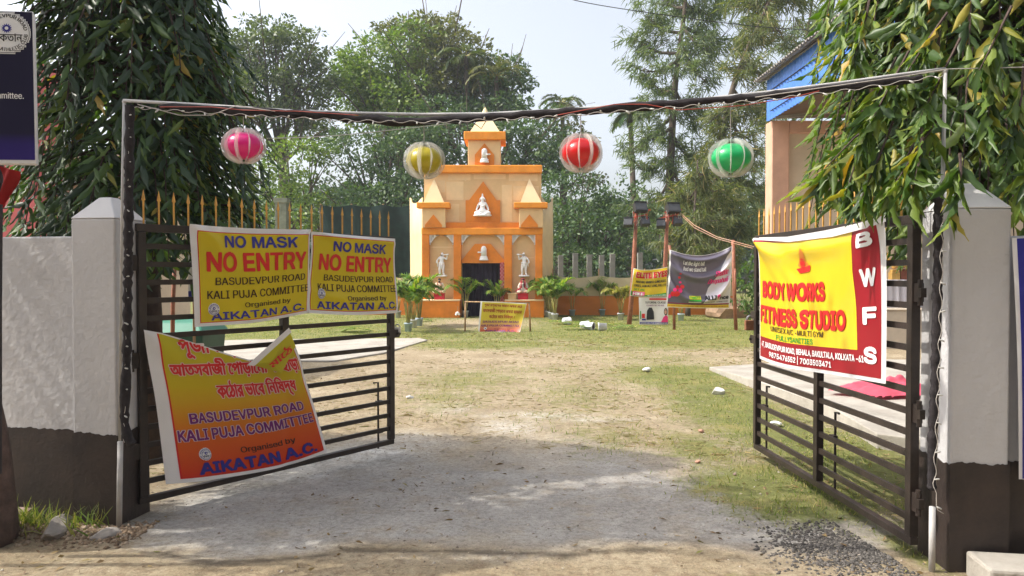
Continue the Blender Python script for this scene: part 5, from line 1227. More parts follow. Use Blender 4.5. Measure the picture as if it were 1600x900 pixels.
mb = MB(); mb.bar((xf - .03, Y0, zt + .02), (xf - .03, Y1, zt + .02), .05, .05); mb.bar((xf - .2, Y0, zt + .00), (xf - .2, Y1, zt + .00), .04, .04)
for k in range(8):
    y = Y0 + (Y1 - Y0) * k / 7; mb.bar((xf - .25, y, zt - .02), (xf + 3, y, zt + .9), .05, .06)
mb.build('rafter', M_tin, bd)
mb = MB(); mb.span(xf + .04, xf + 5, Y1, YB, zs + .05, zs + .09); mb.build('soffit', M_brown, bd)
mb = MB(); mb.bar((xf + .1, YB - .2, zs + .02), (xf + 3.0, YB - 1.9, zs + .02), .07, .07); mb.build('strut', M_tin, bd)
for k in (0, 1):
    mb = MB(); z = zt - .30 if k == 0 else zs + .16; mb.tube([(xf - .03, Y0 - .3, z), (xf - .03, Y1, z)], .012, 5); mb.build('conduit', M_wire_b, bd)
mb = MB(); mb.tube([W(1217, 100, YB - .3), W(1216, 125, YB - .3), W(1214, 152, YB - .2)], .02, 6); mb.build('drain_pipe', M_blue, bd)
# verandah plinth, table with trophies
mb = MB(); zp = .79; mb.span(xb + .0, xb + 9, 15.2, YB + .2, -.05, zp); mb.span(xb - .03, xb + 9, 15.17, 15.6, zp, zp + .04, 0); mb.build('verandah', mat('cream_cement', (.56, .48, .38), .85, .12, 2, .2, 20), bd, bevel=.02)
p = W(1412, 428, 15.9); tb = thing('draped_table', (p.x, p.y, zp + .04), 'table under a pale satin cloth on the verandah', 'table'); zt2 = W(800, 437, 15.9).z
mb = MB(); vs = []; N = 60; x0, x1 = p.x - .75, p.x + .8
for i in range(N + 1):
    x = x0 + (x1 - x0) * i / N; y = 15.5 + .035 * math.sin(i * 1.1) + .02 * math.sin(i * 2.7)
    for j in range(5): vs.append((x, y - .02 * (4 - j) / 4, zp + .05 + (zt2 - zp - .05) * j / 4))
mb.add(vs, [(i * 5 + j, i * 5 + 5 + j, i * 5 + 6 + j, i * 5 + 1 + j) for i in range(N) for j in range(4)]); mb.span(x0, x1, 15.5, 16.3, zt2 - .01, zt2)
mb.build('cloth', clothmat('satin_lilac', (.58, .57, .64), .3, .1), tb, True)
mb = MB(); 
for x in (x0 + .1, x1 - .1):
    for y in (15.62, 16.2): mb.bar((x, y, zp + .045), (x, y, zt2 - .015), .04, .04, up=Vector((0, 1, 0)))
mb.build('legs', M_bam, tb)
M_gilt = mat('gilt', (.55, .33, .09), .35, .2, 9, metal=.5); M_rbase = mat('brown_base', (.16, .045, .02), .5, .2)
for k, (px, s_, lab) in enumerate([(1397, 1.0, 'gilt trophy figurine nearer the gate banner, on the draped table'), (1412, 1.1, 'gilt trophy figurine on a red brown base, nearer the hinge of the gate')]):
    q = W(px, 436, 15.8); r_ = thing('trophy', (q.x, q.y, zt2), lab, 'trophy')
    mb = MB(); mb.span(q.x - .09, q.x + .09, q.y - .08, q.y + .08, zt2 + .002, zt2 + .16 * s_); mb.span(q.x - .07, q.x + .07, q.y - .06, q.y + .06, zt2 + .16 * s_, zt2 + .22 * s_); mb.build('base', M_rbase if k else M_gilt, r_, bevel=.01)
    J = {'b': (0, 0, .25, .06), 'c': (.01, 0, .42, .075), 'n': (0, 0, .5, .03), 'h': (0, 0, .57, .05), 'l': (-.13, 0, .46, .03), 'l2': (-.15, 0, .62, .024), 'r': (.12, 0, .34, .03), 'r2': (.05, -.04, .28, .024)}
    vs, fs = skin(J, [('b', 'c'), ('c', 'n'), ('n', 'h'), ('c', 'l'), ('l', 'l2'), ('c', 'r'), ('r', 'r2')], 1); mb = MB(); mb.add([Vector((q.x, q.y, zt2 - .03)) + v * s_ for v in vs], fs); mb.build('figure', M_gilt, r_, True)
# pink cloth thrown on the slab
c = G(1390, 614, .13); N = 40; mb = MB(); vs = []
for j in range(N + 1):
    for i in range(N + 1):
        u, v = i / N * 2 - 1, j / N * 2 - 1; e = max(0, 1 - (u * u + v * v) * .95); hz = .02 + .16 * e * (.45 + fbm(np.array(u * 2.2 + 7), np.array(v * 2.2)).item()) * (fbm(np.array(u * 4 + 3), np.array(v * 5)).item() + .3)
        k = 1 + .14 * math.sin(5 * math.atan2(v, u)); vs.append((c.x + u * .62 * k, c.y + v * .36 * k, .128 + hz * (1 if e > 0 else .3)))
fs = [(j * (N + 1) + i, j * (N + 1) + i + 1, (j + 1) * (N + 1) + i + 1, (j + 1) * (N + 1) + i) for j in range(N) for i in range(N) if ((i + .5) / N * 2 - 1) ** 2 + ((j + .5) / N * 2 - 1) ** 2 < 1.02]
mb.add(vs, fs); set_props(mb.build('crumpled_cloth', clothmat('pink_cloth', (.62, .10, .15), .75, .15, var=.2), origin=(c.x, c.y, .13), smooth=True), 'crumpled pink cloth lying on the concrete slab behind the gym banner gate', 'cloth')

# unseen house, added behind the camera to shade the gate fronts from low sky
hz = thing('sky_blocking_house', (0, -4.6, 0), 'unseen plain house added behind the camera to block low sky light', 'building')
mb = MB(); mb.span(-20, 22, -10, -4.6, -.05, 7.6); mb.build('wall', mat('drab_plaster', (.26, .24, .21), .9, .2, 1), hz)
mb = MB(); mb.span(-20.4, 22.4, -10.4, -4.2, 7.61, 7.8); mb.build('roof', M_slab, hz)
for k in range(9):
    for z in (1.0, 4.4):
        mb = MB(); mb.span(-18 + k * 4.4, -16.6 + k * 4.4, -4.64, -4.57, z, z + 1.5); mb.build('window', mat('dark_window', (.05, .055, .05), .2, .3, spec=.6), hz)

# pink house at the left
r_ = thing('pink_house', (-6.9, 10.6, 0), 'pink house with a cream bay seen over the low left wall', 'building')
xp = W(57, 428, 10.5).x
mb = MB(); mb.span(xp - 3, xp, 10.5, 11.19, 0, 4.6); mb.build('wall', mat('pink_paint', (.60, .16, .16), .85, .08, 1.5, .15, 20), r_, bevel=.02)
mb = MB(); mb.span(xp + .002, xp + 1.1, 11.2, 13, 0, 2.45); mb.span(xp + .002, xp + 1.1, 11.19, 13, 2.53, 3.4); mb.build('bay', M_wallc, r_)
mb = MB(); mb.span(xp + .002, xp + 1.1, 11.10, 11.25, 2.45, 2.53); mb.build('ledge', mat('pink_trim', (.6, .22, .2), .8, .1), r_)
mb = MB(); mb.span(xp + .15, xp + 1.0, 11.17, 11.20, 1.2, 2.35); mb.build('window', mat('dark_window', (.05, .055, .05), .2, .3, spec=.6), r_)
p = W(62, 272, 10.4); mb = MB(); mb.span(p.x - .05, p.x + .13, 11.0, 11.19, p.z - .05, p.z + .18); mb.build('meter_box', mat('pale_box', (.5, .5, .56), .5, .1), r_, bevel=.01)
# red cloth and leaves by the notice board
c = W(14, 285, 3.98); mb = MB(); vs = []; N = 12
for j in range(N + 1):
    for i in range(7):
        u, v = i / 6, j / N; wd_ = .10 * (1 - .75 * v) + .01; vs.append((c.x - .055 + u * wd_ + .05 * v * (1 - v), c.y + .02 * math.sin(7 * u + 5 * v), c.z + .09 - .20 * v - .03 * u))
mb.add(vs, [(j * 7 + i, j * 7 + i + 1, j * 7 + 8 + i, j * 7 + 7 + i) for j in range(N) for i in range(6)])
set_props(mb.build('red_flag', clothmat('red_cotton', (.26, .01, .01), .8, .2), origin=c, smooth=True), 'small red flag hanging under the dark blue notice board', 'flag')
# stump and rubble at the left end of the wall
r_ = thing('street_tree', (-3.5, 4.2, 0), 'dark rough tree trunk at the far left edge below the notice board', 'tree')
mb = MB(); P = [(-3.00, 4.2, -.05), (-3.0, 4.2, .15), (-3.01, 4.2, .5), (-3.04, 4.2, .78), (-3.16, 4.22, 1.05), (-3.5, 4.25, 1.6), (-3.75, 4.3, 2.2), (-3.9, 4.5, 2.9), (-3.95, 4.65, 3.6), (-4.15, 4.8, 6.9)]
mb.tube(P, [.17, .14, .125, .115, .11, .10, .10, .09, .07, .05], 14)
for a, l in ((0.3, 1.5), (2.1, 1.3), (3.6, 1.4), (5.0, 1.2), (1.2, 1.1)):
    mb.tube([(-3.92, 4.55, 3.1), (-3.92 + .4 * l * math.cos(a), 4.6 + .4 * l * math.sin(a), 3.7), (-3.92 + .7 * l * math.cos(a), 4.6 + .7 * l * math.sin(a), 4.2)], [.05, .035, .015], 7)
tk = mb.build('trunk', mat('dark_bark', (.055, .038, .033), .9, .4, 9, 1.0, 24, col2=(.15, .10, .085)), r_, True)
dm = tk.modifiers.new('sub', 'SUBSURF'); dm.levels = dm.render_levels = 1
street = r_
rr = random.Random(4)
def rock(p, rx, ry, rz, m, label, name='rubble_stone', cat='stone', sub=2, seed=0, group=None):
    import bmesh
    bm = bmesh.new(); bmesh.ops.create_icosphere(bm, subdivisions=sub, radius=1); r2 = random.Random(seed)
    ax = [Vector((r2.uniform(-1, 1), r2.uniform(-1, 1), r2.uniform(-1, 1))).normalized() for _ in range(9)]; cut = [r2.uniform(.55, .9) for _ in ax]
    for v in bm.verts:
        for a, c_ in zip(ax, cut):
            d = v.co.dot(a)
            if d > c_: v.co -= a * (d - c_)
        v.co *= 1 + r2.uniform(-.03, .03); v.co = Vector((v.co.x * rx, v.co.y * ry, v.co.z * rz))
    me = bpy.data.meshes.new(name); bm.to_mesh(me); bm.free(); o = link_mesh(name, me, m); o.location = (p[0], p[1], p[2] + rz * .55); o.rotation_euler = (0, 0, r2.uniform(0, 3))
    return set_props(o, label, cat, group)
M_rub = mat('rubble', (.20, .13, .11), .95, .35, 6, .8, 30, col2=(.34, .27, .23)); M_pale = mat('pale_stone', (.30, .27, .24), .95, .25, 6, .8, 30); M_whs = mat('white_stone', (.68, .66, .63), .85, .1, 8, .5, 30); M_brk = mat('brick_bit', (.50, .28, .20), .9, .2, 8, .6, 30)
p = G(14, 800); rock((p.x, p.y + .05, 0), .24, .16, .16, M_rub, 'reddish lump of rubble against the dark trunk', seed=1, sub=3)
p = G(92, 835); rock((p.x, p.y, .0), .17, .08, .07, M_pale, 'weathered pale kerb stone lying among weeds below the white wall', seed=2, sub=3)
p = G(165, 838); rock((p.x, p.y, -.02), .10, .06, .045, M_pale, 'flat pale stone at the right end of the weedy dirt mound', seed=3, sub=3)
p = G(60, 800); rock((p.x, p.y, .01), .15, .09, .07, M_rub, 'low earthy stone between the trunk and the weeds', seed=5, sub=3)
for px, py, w_, m, lab, sd in [(1010, 580, .085, M_whs, 'white stone lying alone on the sandy middle of the field', 11), (640, 623, .06, M_whs, 'whitish stone just past the free end of the left gate', 12), (1090, 723, .03, M_brk, 'pinkish brick bit on bare sand near the grass edge', 13),
                               (1096, 675, .035, M_brk, 'small tan brick bit left of the grass before the gym banner gate', 14), (1148, 742, .018, M_rub, 'small dark stone in the grass before the gym banner gate', 15)]:
    p = G(px, py); rock((p.x, p.y, 0), w_, w_ * .8, w_ * .55, m, lab, seed=sd)
p = G(1122, 616); rock((p.x, p.y, 0), .10, .07, .06, M_whs, 'crumpled white paper on the grass near the slab', 'crumpled_paper', 'paper', 3, 21)
p = G(1212, 664); rock((p.x, p.y, 0), .075, .05, .03, M_whs, 'flat white scrap seen through the bars of the gym banner gate', 'white_scrap', 'scrap', 2, 22)
p = G(1165, 500); rock((p.x, p.y + 2, -.1), 1.5, .8, .55, mat('bare_earth', (.30, .20, .13), .95, .3, 3, .8, 12), 'low mound of bare brown earth beside the bush', 'earth_mound', 'earth', 3, 31)
# green bin behind the left gate
p = W(285, 428, 8.0); r_ = thing('green_bin', (p.x, 8.0, 0), 'green lidded bin behind the bars of the left gate', 'bin'); M_gb = mat('green_plastic', (.03, .20, .13), .4, .15, 4); M_gd = mat('dark_green_metal', (.02, .075, .05), .5, .2, 4)
z1 = W(800, 520, 8).z; mb = MB(); mb.add([(p.x - .28, 7.8, 0), (p.x + .28, 7.8, 0), (p.x + .28, 8.3, 0), (p.x - .28, 8.3, 0), (p.x - .33, 7.72, z1), (p.x + .33, 7.72, z1), (p.x + .33, 8.36, z1), (p.x - .33, 8.36, z1)], [(0, 1, 2, 3), (4, 5, 6, 7), (0, 1, 5, 4), (1, 2, 6, 5), (2, 3, 7, 6), (3, 0, 4, 7)]); mb.build('body', M_gd, r_, bevel=.02)
mb = MB(); mb.add([(p.x - .36, 7.68, z1 + .003), (p.x + .36, 7.68, z1 + .003), (p.x + .36, 8.4, z1 + .003), (p.x - .36, 8.4, z1 + .003), (p.x - .26, 7.8, z1 + .13), (p.x + .26, 7.8, z1 + .13), (p.x + .26, 8.3, z1 + .16), (p.x - .26, 8.3, z1 + .16)], [(0, 1, 2, 3), (4, 5, 6, 7), (0, 1, 5, 4), (1, 2, 6, 5), (2, 3, 7, 6), (3, 0, 4, 7)]); mb.build('lid', M_gb, r_, bevel=.02)
bamboo([(268, 560), (270, 480), (274, 385)], 7.4, .022, 'thin pale stick standing behind the hinge end of the left gate'); bpy.data.objects[-1] if False else None
r_ = thing('notice_placard', W(299, 470, 7.0), 'narrow white and blue placard behind the left gate', 'placard'); a = W(299, 430, 7.0)
mb = MB(); mb.span(a.x - .03, a.x + .05, 7.0, 7.012, a.z - .22, a.z + .22); mb.span(a.x - .028, a.x + .048, 6.994, 6.999, a.z - .21, a.z - .15, 1); mb.build('board', [WHT, BLU], r_); mb = MB(); mb.tube([(a.x + .01, 7.03, 0), (a.x + .01, 7.03, a.z + .2)], .014, 6); mb.build('post', M_bam, r_)

# ================================================================ TREES
BARK = mat('grey_brown_bark', (.10, .078, .06), .95, .4, 5, .8, 18); BARK2 = mat('dark_brown_bark', (.07, .048, .04), .95, .4, 7, .8, 25)
LEAF = [(0, -.0, 0)]
def leaf_proto():
    st = [(0, 0.02), (.13, .30), (.30, .5), (.48, .46), (.66, .31), (.84, .13), (1, .008)]; pv = []; pf = []
    for i, (x, wv) in enumerate(st):
        dz = -.22 * x * x; wob = .045 * (1 if i % 2 else -1) * min(1, wv * 3)
        pv += [(x, -wv, dz + .05 * wv * 2 + wob), (x, 0, dz - .02), (x, wv, dz + .05 * wv * 2 - wob)]
    for i in range(len(st) - 1):
        a = i * 3; pf += [(a, a + 3, a + 4, a + 1), (a + 1, a + 4, a + 5, a + 2)]
    return pv, pf
LPV, LPF = leaf_proto()
def mast_tree(base, ztop, zlow, R, nbr, Ls, label, mat_, trunk_r, keep=None, shape=None, seed=1, extra=()):
    g = np.random.default_rng(seed); r = thing('mast_tree', base, label, 'tree'); bx, by = base[0], base[1]; tops = []
    P, D, S, L = [], [], [], []; twigs = MB()
    for k in range(nbr):
        z0 = zlow + .25 + (ztop - zlow) * (k + g.random()) / nbr; a = g.random() * 2 * math.pi
        rz = R * (shape((z0 - zlow) / (ztop - zlow)) if shape else 1) * (.55 + .5 * g.random()); dr = np.array([math.cos(a), math.sin(a), 0]); drop = (.5 + .6 * g.random()) * min(1, z0 - zlow + .25) + .1
        pts = []
        for i in range(9):
            q = i / 8; p = np.array([bx, by, z0 + .25]) + dr * rz * (1 - (1 - q) ** 1.7) + np.array([0, 0, .12 * math.sin(q * 3) - drop * q ** 2.0]); pts.append(p)
        if keep and not keep(pts[-1]): continue
        if k % 2 == 0: twigs.tube(pts[::2], [.012, .010, .008, .005, .003], 5)
        nl = int(13 + 8 * g.random())
        for j in range(nl):
            q = .28 + .74 * (j + g.random() * .6) / nl; q = min(q, .999); i = int(q * 8); f = q * 8 - i; p = pts[i] * (1 - f) + pts[min(8, i + 1)] * f
            t_ = pts[min(8, i + 1)] - pts[i]; t_ = t_ / (np.linalg.norm(t_) + 1e-6); sd = np.cross(t_, [0, 0, 1]); sd /= np.linalg.norm(sd) + 1e-6
            d = t_ * .6 + sd * (1 if j % 2 else -1) * (.45 + .75 * g.random()) + np.array([0, 0, -.45 - .6 * g.random()]) + g.normal(0, .30, 3) + dr * .2
            P.append(p); D.append(d); S.append(np.cross(d, dr) + g.normal(0, .35, 3)); L.append(Ls * (.5 + .8 * g.random()))
    for pa, pb in extra:                                   # single shoots hanging out of the crown
        pa, pb = np.array(pa), np.array(pb); ln = np.linalg.norm(pb - pa); twigs.tube([pa, pa * .5 + pb * .5 + np.array([.02, 0, .04]), pb], [.008, .006, .003], 5)
        for j in range(int(ln * 40) + 8):
            q = .15 + .87 * g.random(); p = pa * (1 - q) + pb * q; d = (pb - pa) / ln * .5 + g.normal(0, .42, 3) + np.array([0, 0, -.75])
            P.append(p); D.append(d); S.append(g.normal(size=3)); L.append(Ls * (.65 + .6 * g.random()))
    P, D, S, L = map(np.array, (P, D, S, L)); V, F = scatter(LPV, LPF, P, D, S, L, L * (.165 + .085 * g.random(len(L))))
    mb = MB(); mb.tube([(bx, by, -.05), (bx + .03, by, 1.2), (bx - .02, by + .02, ztop * .6), (bx, by, ztop - .2)], [trunk_r * 1.25, trunk_r, trunk_r * .6, .015], 10); tk = mb.build('trunk', BARK2, r, True)
    twigs.build('twigs', BARK2, r); np_mesh('crown', V, F, mat_, r, smooth=True); return r
ML = leafmat('mast_leaf_dark', [(0, (.022, .045, .022)), (.5, (.042, .082, .032)), (.84, (.08, .145, .036)), (.965, (.14, .19, .03)), (.992, (.32, .24, .04)), (1, (.4, .26, .04))], trans=.26, rough=.42, spec=.42)
MR = leafmat('mast_leaf_bright', [(0, (.03, .06, .02)), (.35, (.065, .125, .026)), (.7, (.13, .20, .035)), (.92, (.22, .26, .045)), (.98, (.36, .28, .04)), (1, (.42, .22, .03))], trans=.34, rough=.42, spec=.42)
mast_tree((-3.05, 6.1, 0), 4.6, 1.55, 1.0, 430, .20, 'dense dark mast tree with drooping leaves beside the left pillar', ML, .11, shape=lambda q: 1.0 if q < .6 else max(.25, 1 - (q - .6) * 1.4), seed=2)
def keepR(p): return not (p[1] < 4.05 and p[2] < 2.25 and p[0] < 2.3) and not (p[0] < 2.28 and p[2] < 1.72)
mast_tree((3.17, 4.95, 0), 5.0, 1.75, .95, 560, .21, 'bright drooping mast tree hanging over the right pillar and gym banner', MR, .13, keep=keepR, shape=lambda q: .85 + .3 * math.sin(q * 3), seed=5,
          extra=[(W(a, b_, Y_), W(c_, d_, Y_ - .1)) for a, b_, c_, d_, Y_ in [(1350, 200, 1322, 300, 4.15), (1395, 190, 1345, 312, 3.95), (1430, 220, 1390, 300, 3.9), (1440, 200, 1425, 305, 3.75), (1500, 240, 1490, 330, 3.6), (1470, 180, 1400, 285, 3.8), (1370, 190, 1290, 262, 4.3), (1380, 200, 1280, 285, 4.4), (1400, 90, 1352, 190, 4.2), (1370, 215, 1300, 310, 4.35), (1420, 80, 1340, 230, 4.0), (1500, 60, 1440, 180, 3.9), (1560, 60, 1540, 200, 3.8), (1600, 100, 1580, 230, 3.8), (1480, 20, 1400, 140, 4.0), (1360, -10, 1335, 90, 4.2), (1580, 10, 1530, 110, 3.8), (1640, 150, 1600, 300, 3.7)]])
# crown of the street tree overhead at the left (real shade on the wall)
g = np.random.default_rng(9); n = 2300; c = np.array([-4.35, 4.7, 4.45]); cl = norm(g.normal(size=(26, 3))) * (g.random((26, 1)) ** .45) * np.array([1.25, 1.0, 1.1]); d = cl[g.integers(0, 26, n)] + g.normal(size=(n, 3)) * .19
m2 = 1500; cl2 = np.array([.15, .15, 2.15]) + norm(g.normal(size=(16, 3))) * (g.random((16, 1)) ** .5) * np.array([1.0, .55, 1.0]); d = np.concatenate([d, cl2[g.integers(0, 16, m2)] + g.normal(size=(m2, 3)) * .2])
k = d[:, 2] > -.9; P = c + d[k]; n = len(P); D = np.stack([g.normal(0, .6, n), g.normal(0, .6, n), -.6 - g.random(n)], 1)
V, F = scatter(LPV, LPF, P, D, g.normal(size=(n, 3)), .15 + .1 * g.random(n), .045 + .03 * g.random(n)); np_mesh('crown', V, F, ML, street, smooth=True)

def broad_tree(base, lobes, label, mat_, trunk_top, tr, n_per=1.0, ls=.25, seed=1, name='broadleaf_tree', dens=46, limbs=True):
    """lobes: list of (x, y, z, r)"""
    g = np.random.default_rng(seed); r = thing(name, base, label, 'tree'); P, D, S, L = [], [], [], []
    tw = MB(); b0 = Vector(base); tt = Vector(trunk_top); tw.tube([b0 - Vector((0, 0, .1)), b0.lerp(tt, .5) + Vector((.1, 0, 0)), tt], [tr * 1.3, tr, tr * .75], 10)
    for (x, y, z, q) in lobes:
        if limbs:
            e = Vector((x, y, z)); m = tt.lerp(e, .55) + Vector((g.normal() * .2, g.normal() * .2, -.25)); tw.tube([tt - Vector((0, 0, .2)), m, e], [tr * .5, tr * .28, tr * .1], 6)
            for _ in range(5):
                a = e + Vector(g.normal(size=3)) * q * .75; tw.tube([m, m.lerp(a, .6) + Vector((0, 0, .1)), a], [tr * .2, tr * .11, tr * .04], 5)
        nsub = int(7 + q * q * 7)
        for _ in range(nsub):
            dv = norm(g.normal(size=3)) * np.array([1, 1, .82]); cc = np.array([x, y, z]) + dv * q * g.random() ** .33; sr = q * (.20 + .16 * g.random())
            n = int(dens * n_per * (sr / .5) ** 1.6 * (.7 + .6 * g.random())) + 8
            dd = norm(g.normal(size=(n, 3))); rr_ = g.random((n, 1)) ** .45; P.append(cc + dd * rr_ * sr * np.array([1.25, 1.25, .75])); out = dd * .6 + dv * .5 + np.array([0, 0, -.25]) + g.normal(0, .45, (n, 3)); D.append(out); S.append(g.normal(size=(n, 3))); L.append(ls * (.55 + .8 * g.random(n)))
    P = np.concatenate(P); D = np.concatenate(D); S = np.concatenate(S); L = np.concatenate(L)
    pv = [(0, 0, 0), (.45, -.5, .06), (1, 0, -.08), (.45, .5, .06)]; V, F = scatter(pv, [(0, 1, 2, 3)], P, D, S, L, L * .55)
    tw.build('trunk', BARK, r, True); np_mesh('crown', V, F, mat_, r); return r
def lb(px, py, rp, Y): p = W(px, py, Y); return (p.x, p.y, p.z, rp / FPX * Y)
GD1 = leafmat('tree_leaf_dull', [(0, (.055, .085, .042)), (.5, (.10, .14, .06)), (1, (.17, .20, .075))], trans=.25, rough=.5)
GD2 = leafmat('tree_leaf_fresh', [(0, (.07, .13, .026)), (.5, (.135, .21, .038)), (1, (.23, .29, .055))], trans=.3, rough=.45)
GD3 = leafmat('tree_leaf_deep', [(0, (.045, .090, .044)), (.5, (.08, .142, .06)), (1, (.14, .20, .068))], trans=.22, rough=.45)
GD4 = leafmat('tree_leaf_olive', [(0, (.075, .092, .036)), (.5, (.135, .145, .05)), (1, (.21, .20, .07))], trans=.25, rough=.5)
b = lambda px, Y: (W(px, 428, Y).x, Y, 0)
broad_tree(b(455, 42), [lb(400, 70, 48, 42), lb(445, 95, 52, 42), lb(480, 75, 38, 41), lb(410, 150, 60, 41), lb(470, 160, 55, 42), lb(430, 50, 35, 43), lb(380, 110, 50, 43), lb(500, 210, 34, 41), lb(495, 130, 34, 42), lb(350, 60, 40, 42), lb(340, 170, 60, 42)], 'tall dull green tree beyond the field, nearest the dark mast tree', GD1, W(440, 250, 42), .32, seed=11, ls=.23)
broad_tree(b(470, 37), [lb(450, 250, 55, 37), lb(410, 300, 50, 37), lb(490, 290, 34, 37), lb(460, 330, 50, 36), lb(385, 250, 40, 37), lb(520, 345, 30, 37), lb(500, 235, 26, 37)], 'shorter feathery tree below the tall dull one, behind the gold spikes', GD2, W(455, 360, 37), .2, seed=12, ls=.2, dens=34)
broad_tree(b(640, 46), [lb(590, 110, 62, 45), lb(560, 150, 55, 45), lb(620, 160, 60, 44), lb(560, 100, 36, 45), lb(640, 70, 45, 45)], 'fresh green crown left in the great clump behind the temple front', GD2, W(625, 260, 45), .4, seed=13, ls=.25)
broad_tree(b(690, 47), [lb(690, 75, 58, 47), lb(650, 60, 40, 47), lb(730, 110, 55, 46), lb(680, 140, 65, 46), lb(650, 190, 60, 46), lb(700, 40, 25, 48), lb(605, 45, 22, 47)], 'olive tinged tallest crown in the great clump behind the temple front', GD4, W(680, 280, 47), .45, seed=14, ls=.25)
broad_tree(b(760, 45), [lb(790, 120, 42, 45), lb(810, 105, 22, 45), lb(765, 150, 50, 44), lb(800, 160, 32, 44), lb(745, 190, 45, 44)], 'crown with a ragged right edge at the right of the great clump', GD3, W(765, 280, 44), .35, seed=15, ls=.24)
broad_tree(b(590, 38), [lb(560, 240, 55, 38), lb(610, 250, 55, 38), lb(590, 310, 60, 37), lb(640, 300, 50, 37), lb(545, 300, 40, 38), lb(620, 200, 40, 39), lb(610, 370, 55, 36), lb(560, 360, 50, 36), lb(655, 230, 40, 39)], 'deep green tree close behind the net screen', GD3, W(600, 370, 38), .3, seed=16, ls=.2)
broad_tree(b(715, 40), [lb(700, 230, 48, 40), lb(690, 180, 40, 41), lb(800, 215, 45, 40), lb(820, 260, 40, 40), lb(855, 200, 38, 41), lb(790, 170, 36, 42), lb(840, 240, 45, 40), lb(870, 260, 40, 40), lb(680, 280, 40, 40)], 'dark tree directly behind the spire of the temple front', GD3, W(760, 320, 40), .3, seed=17, ls=.22)
broad_tree(b(900, 36), [lb(890, 300, 48, 36), lb(930, 320, 52, 36), lb(960, 300, 40, 36), lb(900, 350, 50, 35), lb(950, 360, 52, 35), lb(985, 340, 46, 36), lb(870, 370, 40, 35), lb(880, 410, 45, 34), lb(930, 405, 45, 34), lb(985, 390, 45, 34)], 'deep green bushy tree right of the temple front behind the concrete posts', GD3, W(925, 400, 36), .22, seed=18, ls=.19)
broad_tree(b(870, 44), [lb(880, 190, 32, 44), lb(900, 225, 36, 44), lb(860, 235, 36, 44), lb(905, 275, 36, 43)], 'olive tree behind the red lantern', GD4, W(880, 290, 44), .25, seed=19, ls=.22)
broad_tree(b(1165, 24), [lb(1165, 440, 20, 24), lb(1172, 415, 16, 24), lb(1160, 465, 20, 24), lb(1185, 455, 16, 24), lb(1175, 480, 16, 24)], 'small leafy bush between the dark festival banner and the gym banner gate', leafmat('bush_leaf', [(0, (.035, .085, .015)), (.5, (.07, .14, .025)), (1, (.13, .2, .04))], trans=.3), W(1168, 478, 24), .03, seed=20, ls=.13, name='bush', dens=110)
# far-off wood closing the view
g = np.random.default_rng(33); P = []; n = 60000; x = g.uniform(-75, 75, n); hgt = 6.5 + 3.5 * fbm(x * .16, x * 0 + 3, 3); z = hgt * g.random(n) ** .8; y = 62 + g.normal(0, 2.0, n)
V, F = scatter([(0, 0, 0), (.45, -.5, .06), (1, 0, -.08), (.45, .5, .06)], [(0, 1, 2, 3)], np.stack([x, y, z], 1), g.normal(size=(n, 3)) + np.array([0, -.6, -.2]), g.normal(size=(n, 3)), g.uniform(.35, .8, n), g.uniform(.25, .5, n))
o = np_mesh('far_wood', V, F, GD3); set_props(o, 'far-off dark green wood closing the view behind the field', 'wood', kind='stuff')

def casuarina(base, trunk, boughs, label, mat_, seed, n_pl=1.0, hang=.55, tr=.16):
    """trunk: points; boughs: (from share of trunk, tip point, plume radius)"""
    g = np.random.default_rng(seed); r = thing('casuarina_tree', base, label, 'tree'); f = polyline(trunk); mb = MB(); N = 12
    mb.tube([f(i / N) for i in range(N + 1)], [tr * (1.15 - .95 * i / N) for i in range(N + 1)], 8); P, D, S, L = [], [], [], []
    for sh, tip, pr in boughs:
        a = f(sh); tip = Vector(tip); m = a.lerp(tip, .5) + Vector((0, 0, -.25)); pl = polyline([a, m, tip]); mb.tube([pl(i / 6) for i in range(7)], [tr * .38 * (1 - .85 * i / 6) for i in range(7)], 6)
        for k in range(int(20 * n_pl * (pr / 1.0) ** 1.4) + 5):
            q = .35 + .68 * g.random(); c = np.array(pl(min(q, 1))) + g.normal(size=3) * pr * .48 * np.array([1, 1, .75])
            mb.tube([pl(min(q * .9, 1)), Vector(c)], [.018, .006], 4, cap=False)
            n = int(22 + 18 * g.random()); up = norm(np.array([c[0] - a.x, c[1] - a.y, .3]) + g.normal(0, .6, 3)); t_ = g.random((n, 1)); spine = c + up * (t_ - .5) * pr * .8
            P.append(spine + g.normal(0, .08 * pr, (n, 3))); D.append(up * .45 + g.normal(0, .42, (n, 3)) + np.array([0, 0, -hang])); S.append(g.normal(size=(n, 3))); L.append(g.uniform(.22, .6, n) * min(1.1, .5 + pr * .45))
    P = np.concatenate(P); D = np.concatenate(D); S = np.concatenate(S); L = np.concatenate(L)
    V, F = scatter([(0, -.5, 0), (0, .5, 0), (.5, .42, .05), (.5, -.42, .05), (1, .1, -.06), (1, -.1, -.06)], [(0, 1, 2, 3), (3, 2, 4, 5)], P, D, S, L, g.uniform(.028, .055, len(L)))
    mb.build('trunk', BARK, r, True); np_mesh('crown', V, F, mat_, r); return r
CS = leafmat('casuarina_needle', [(0, (.06, .10, .05)), (.5, (.115, .16, .075)), (1, (.2, .235, .10))], trans=.35, rough=.55)
CS2 = leafmat('casuarina_needle_olive', [(0, (.065, .09, .035)), (.5, (.12, .145, .055)), (.9, (.2, .205, .08)), (1, (.32, .24, .11))], trans=.38, rough=.55)
Yc = 33; w3 = lambda px, py, dy=0: W(px, py, Yc + dy)
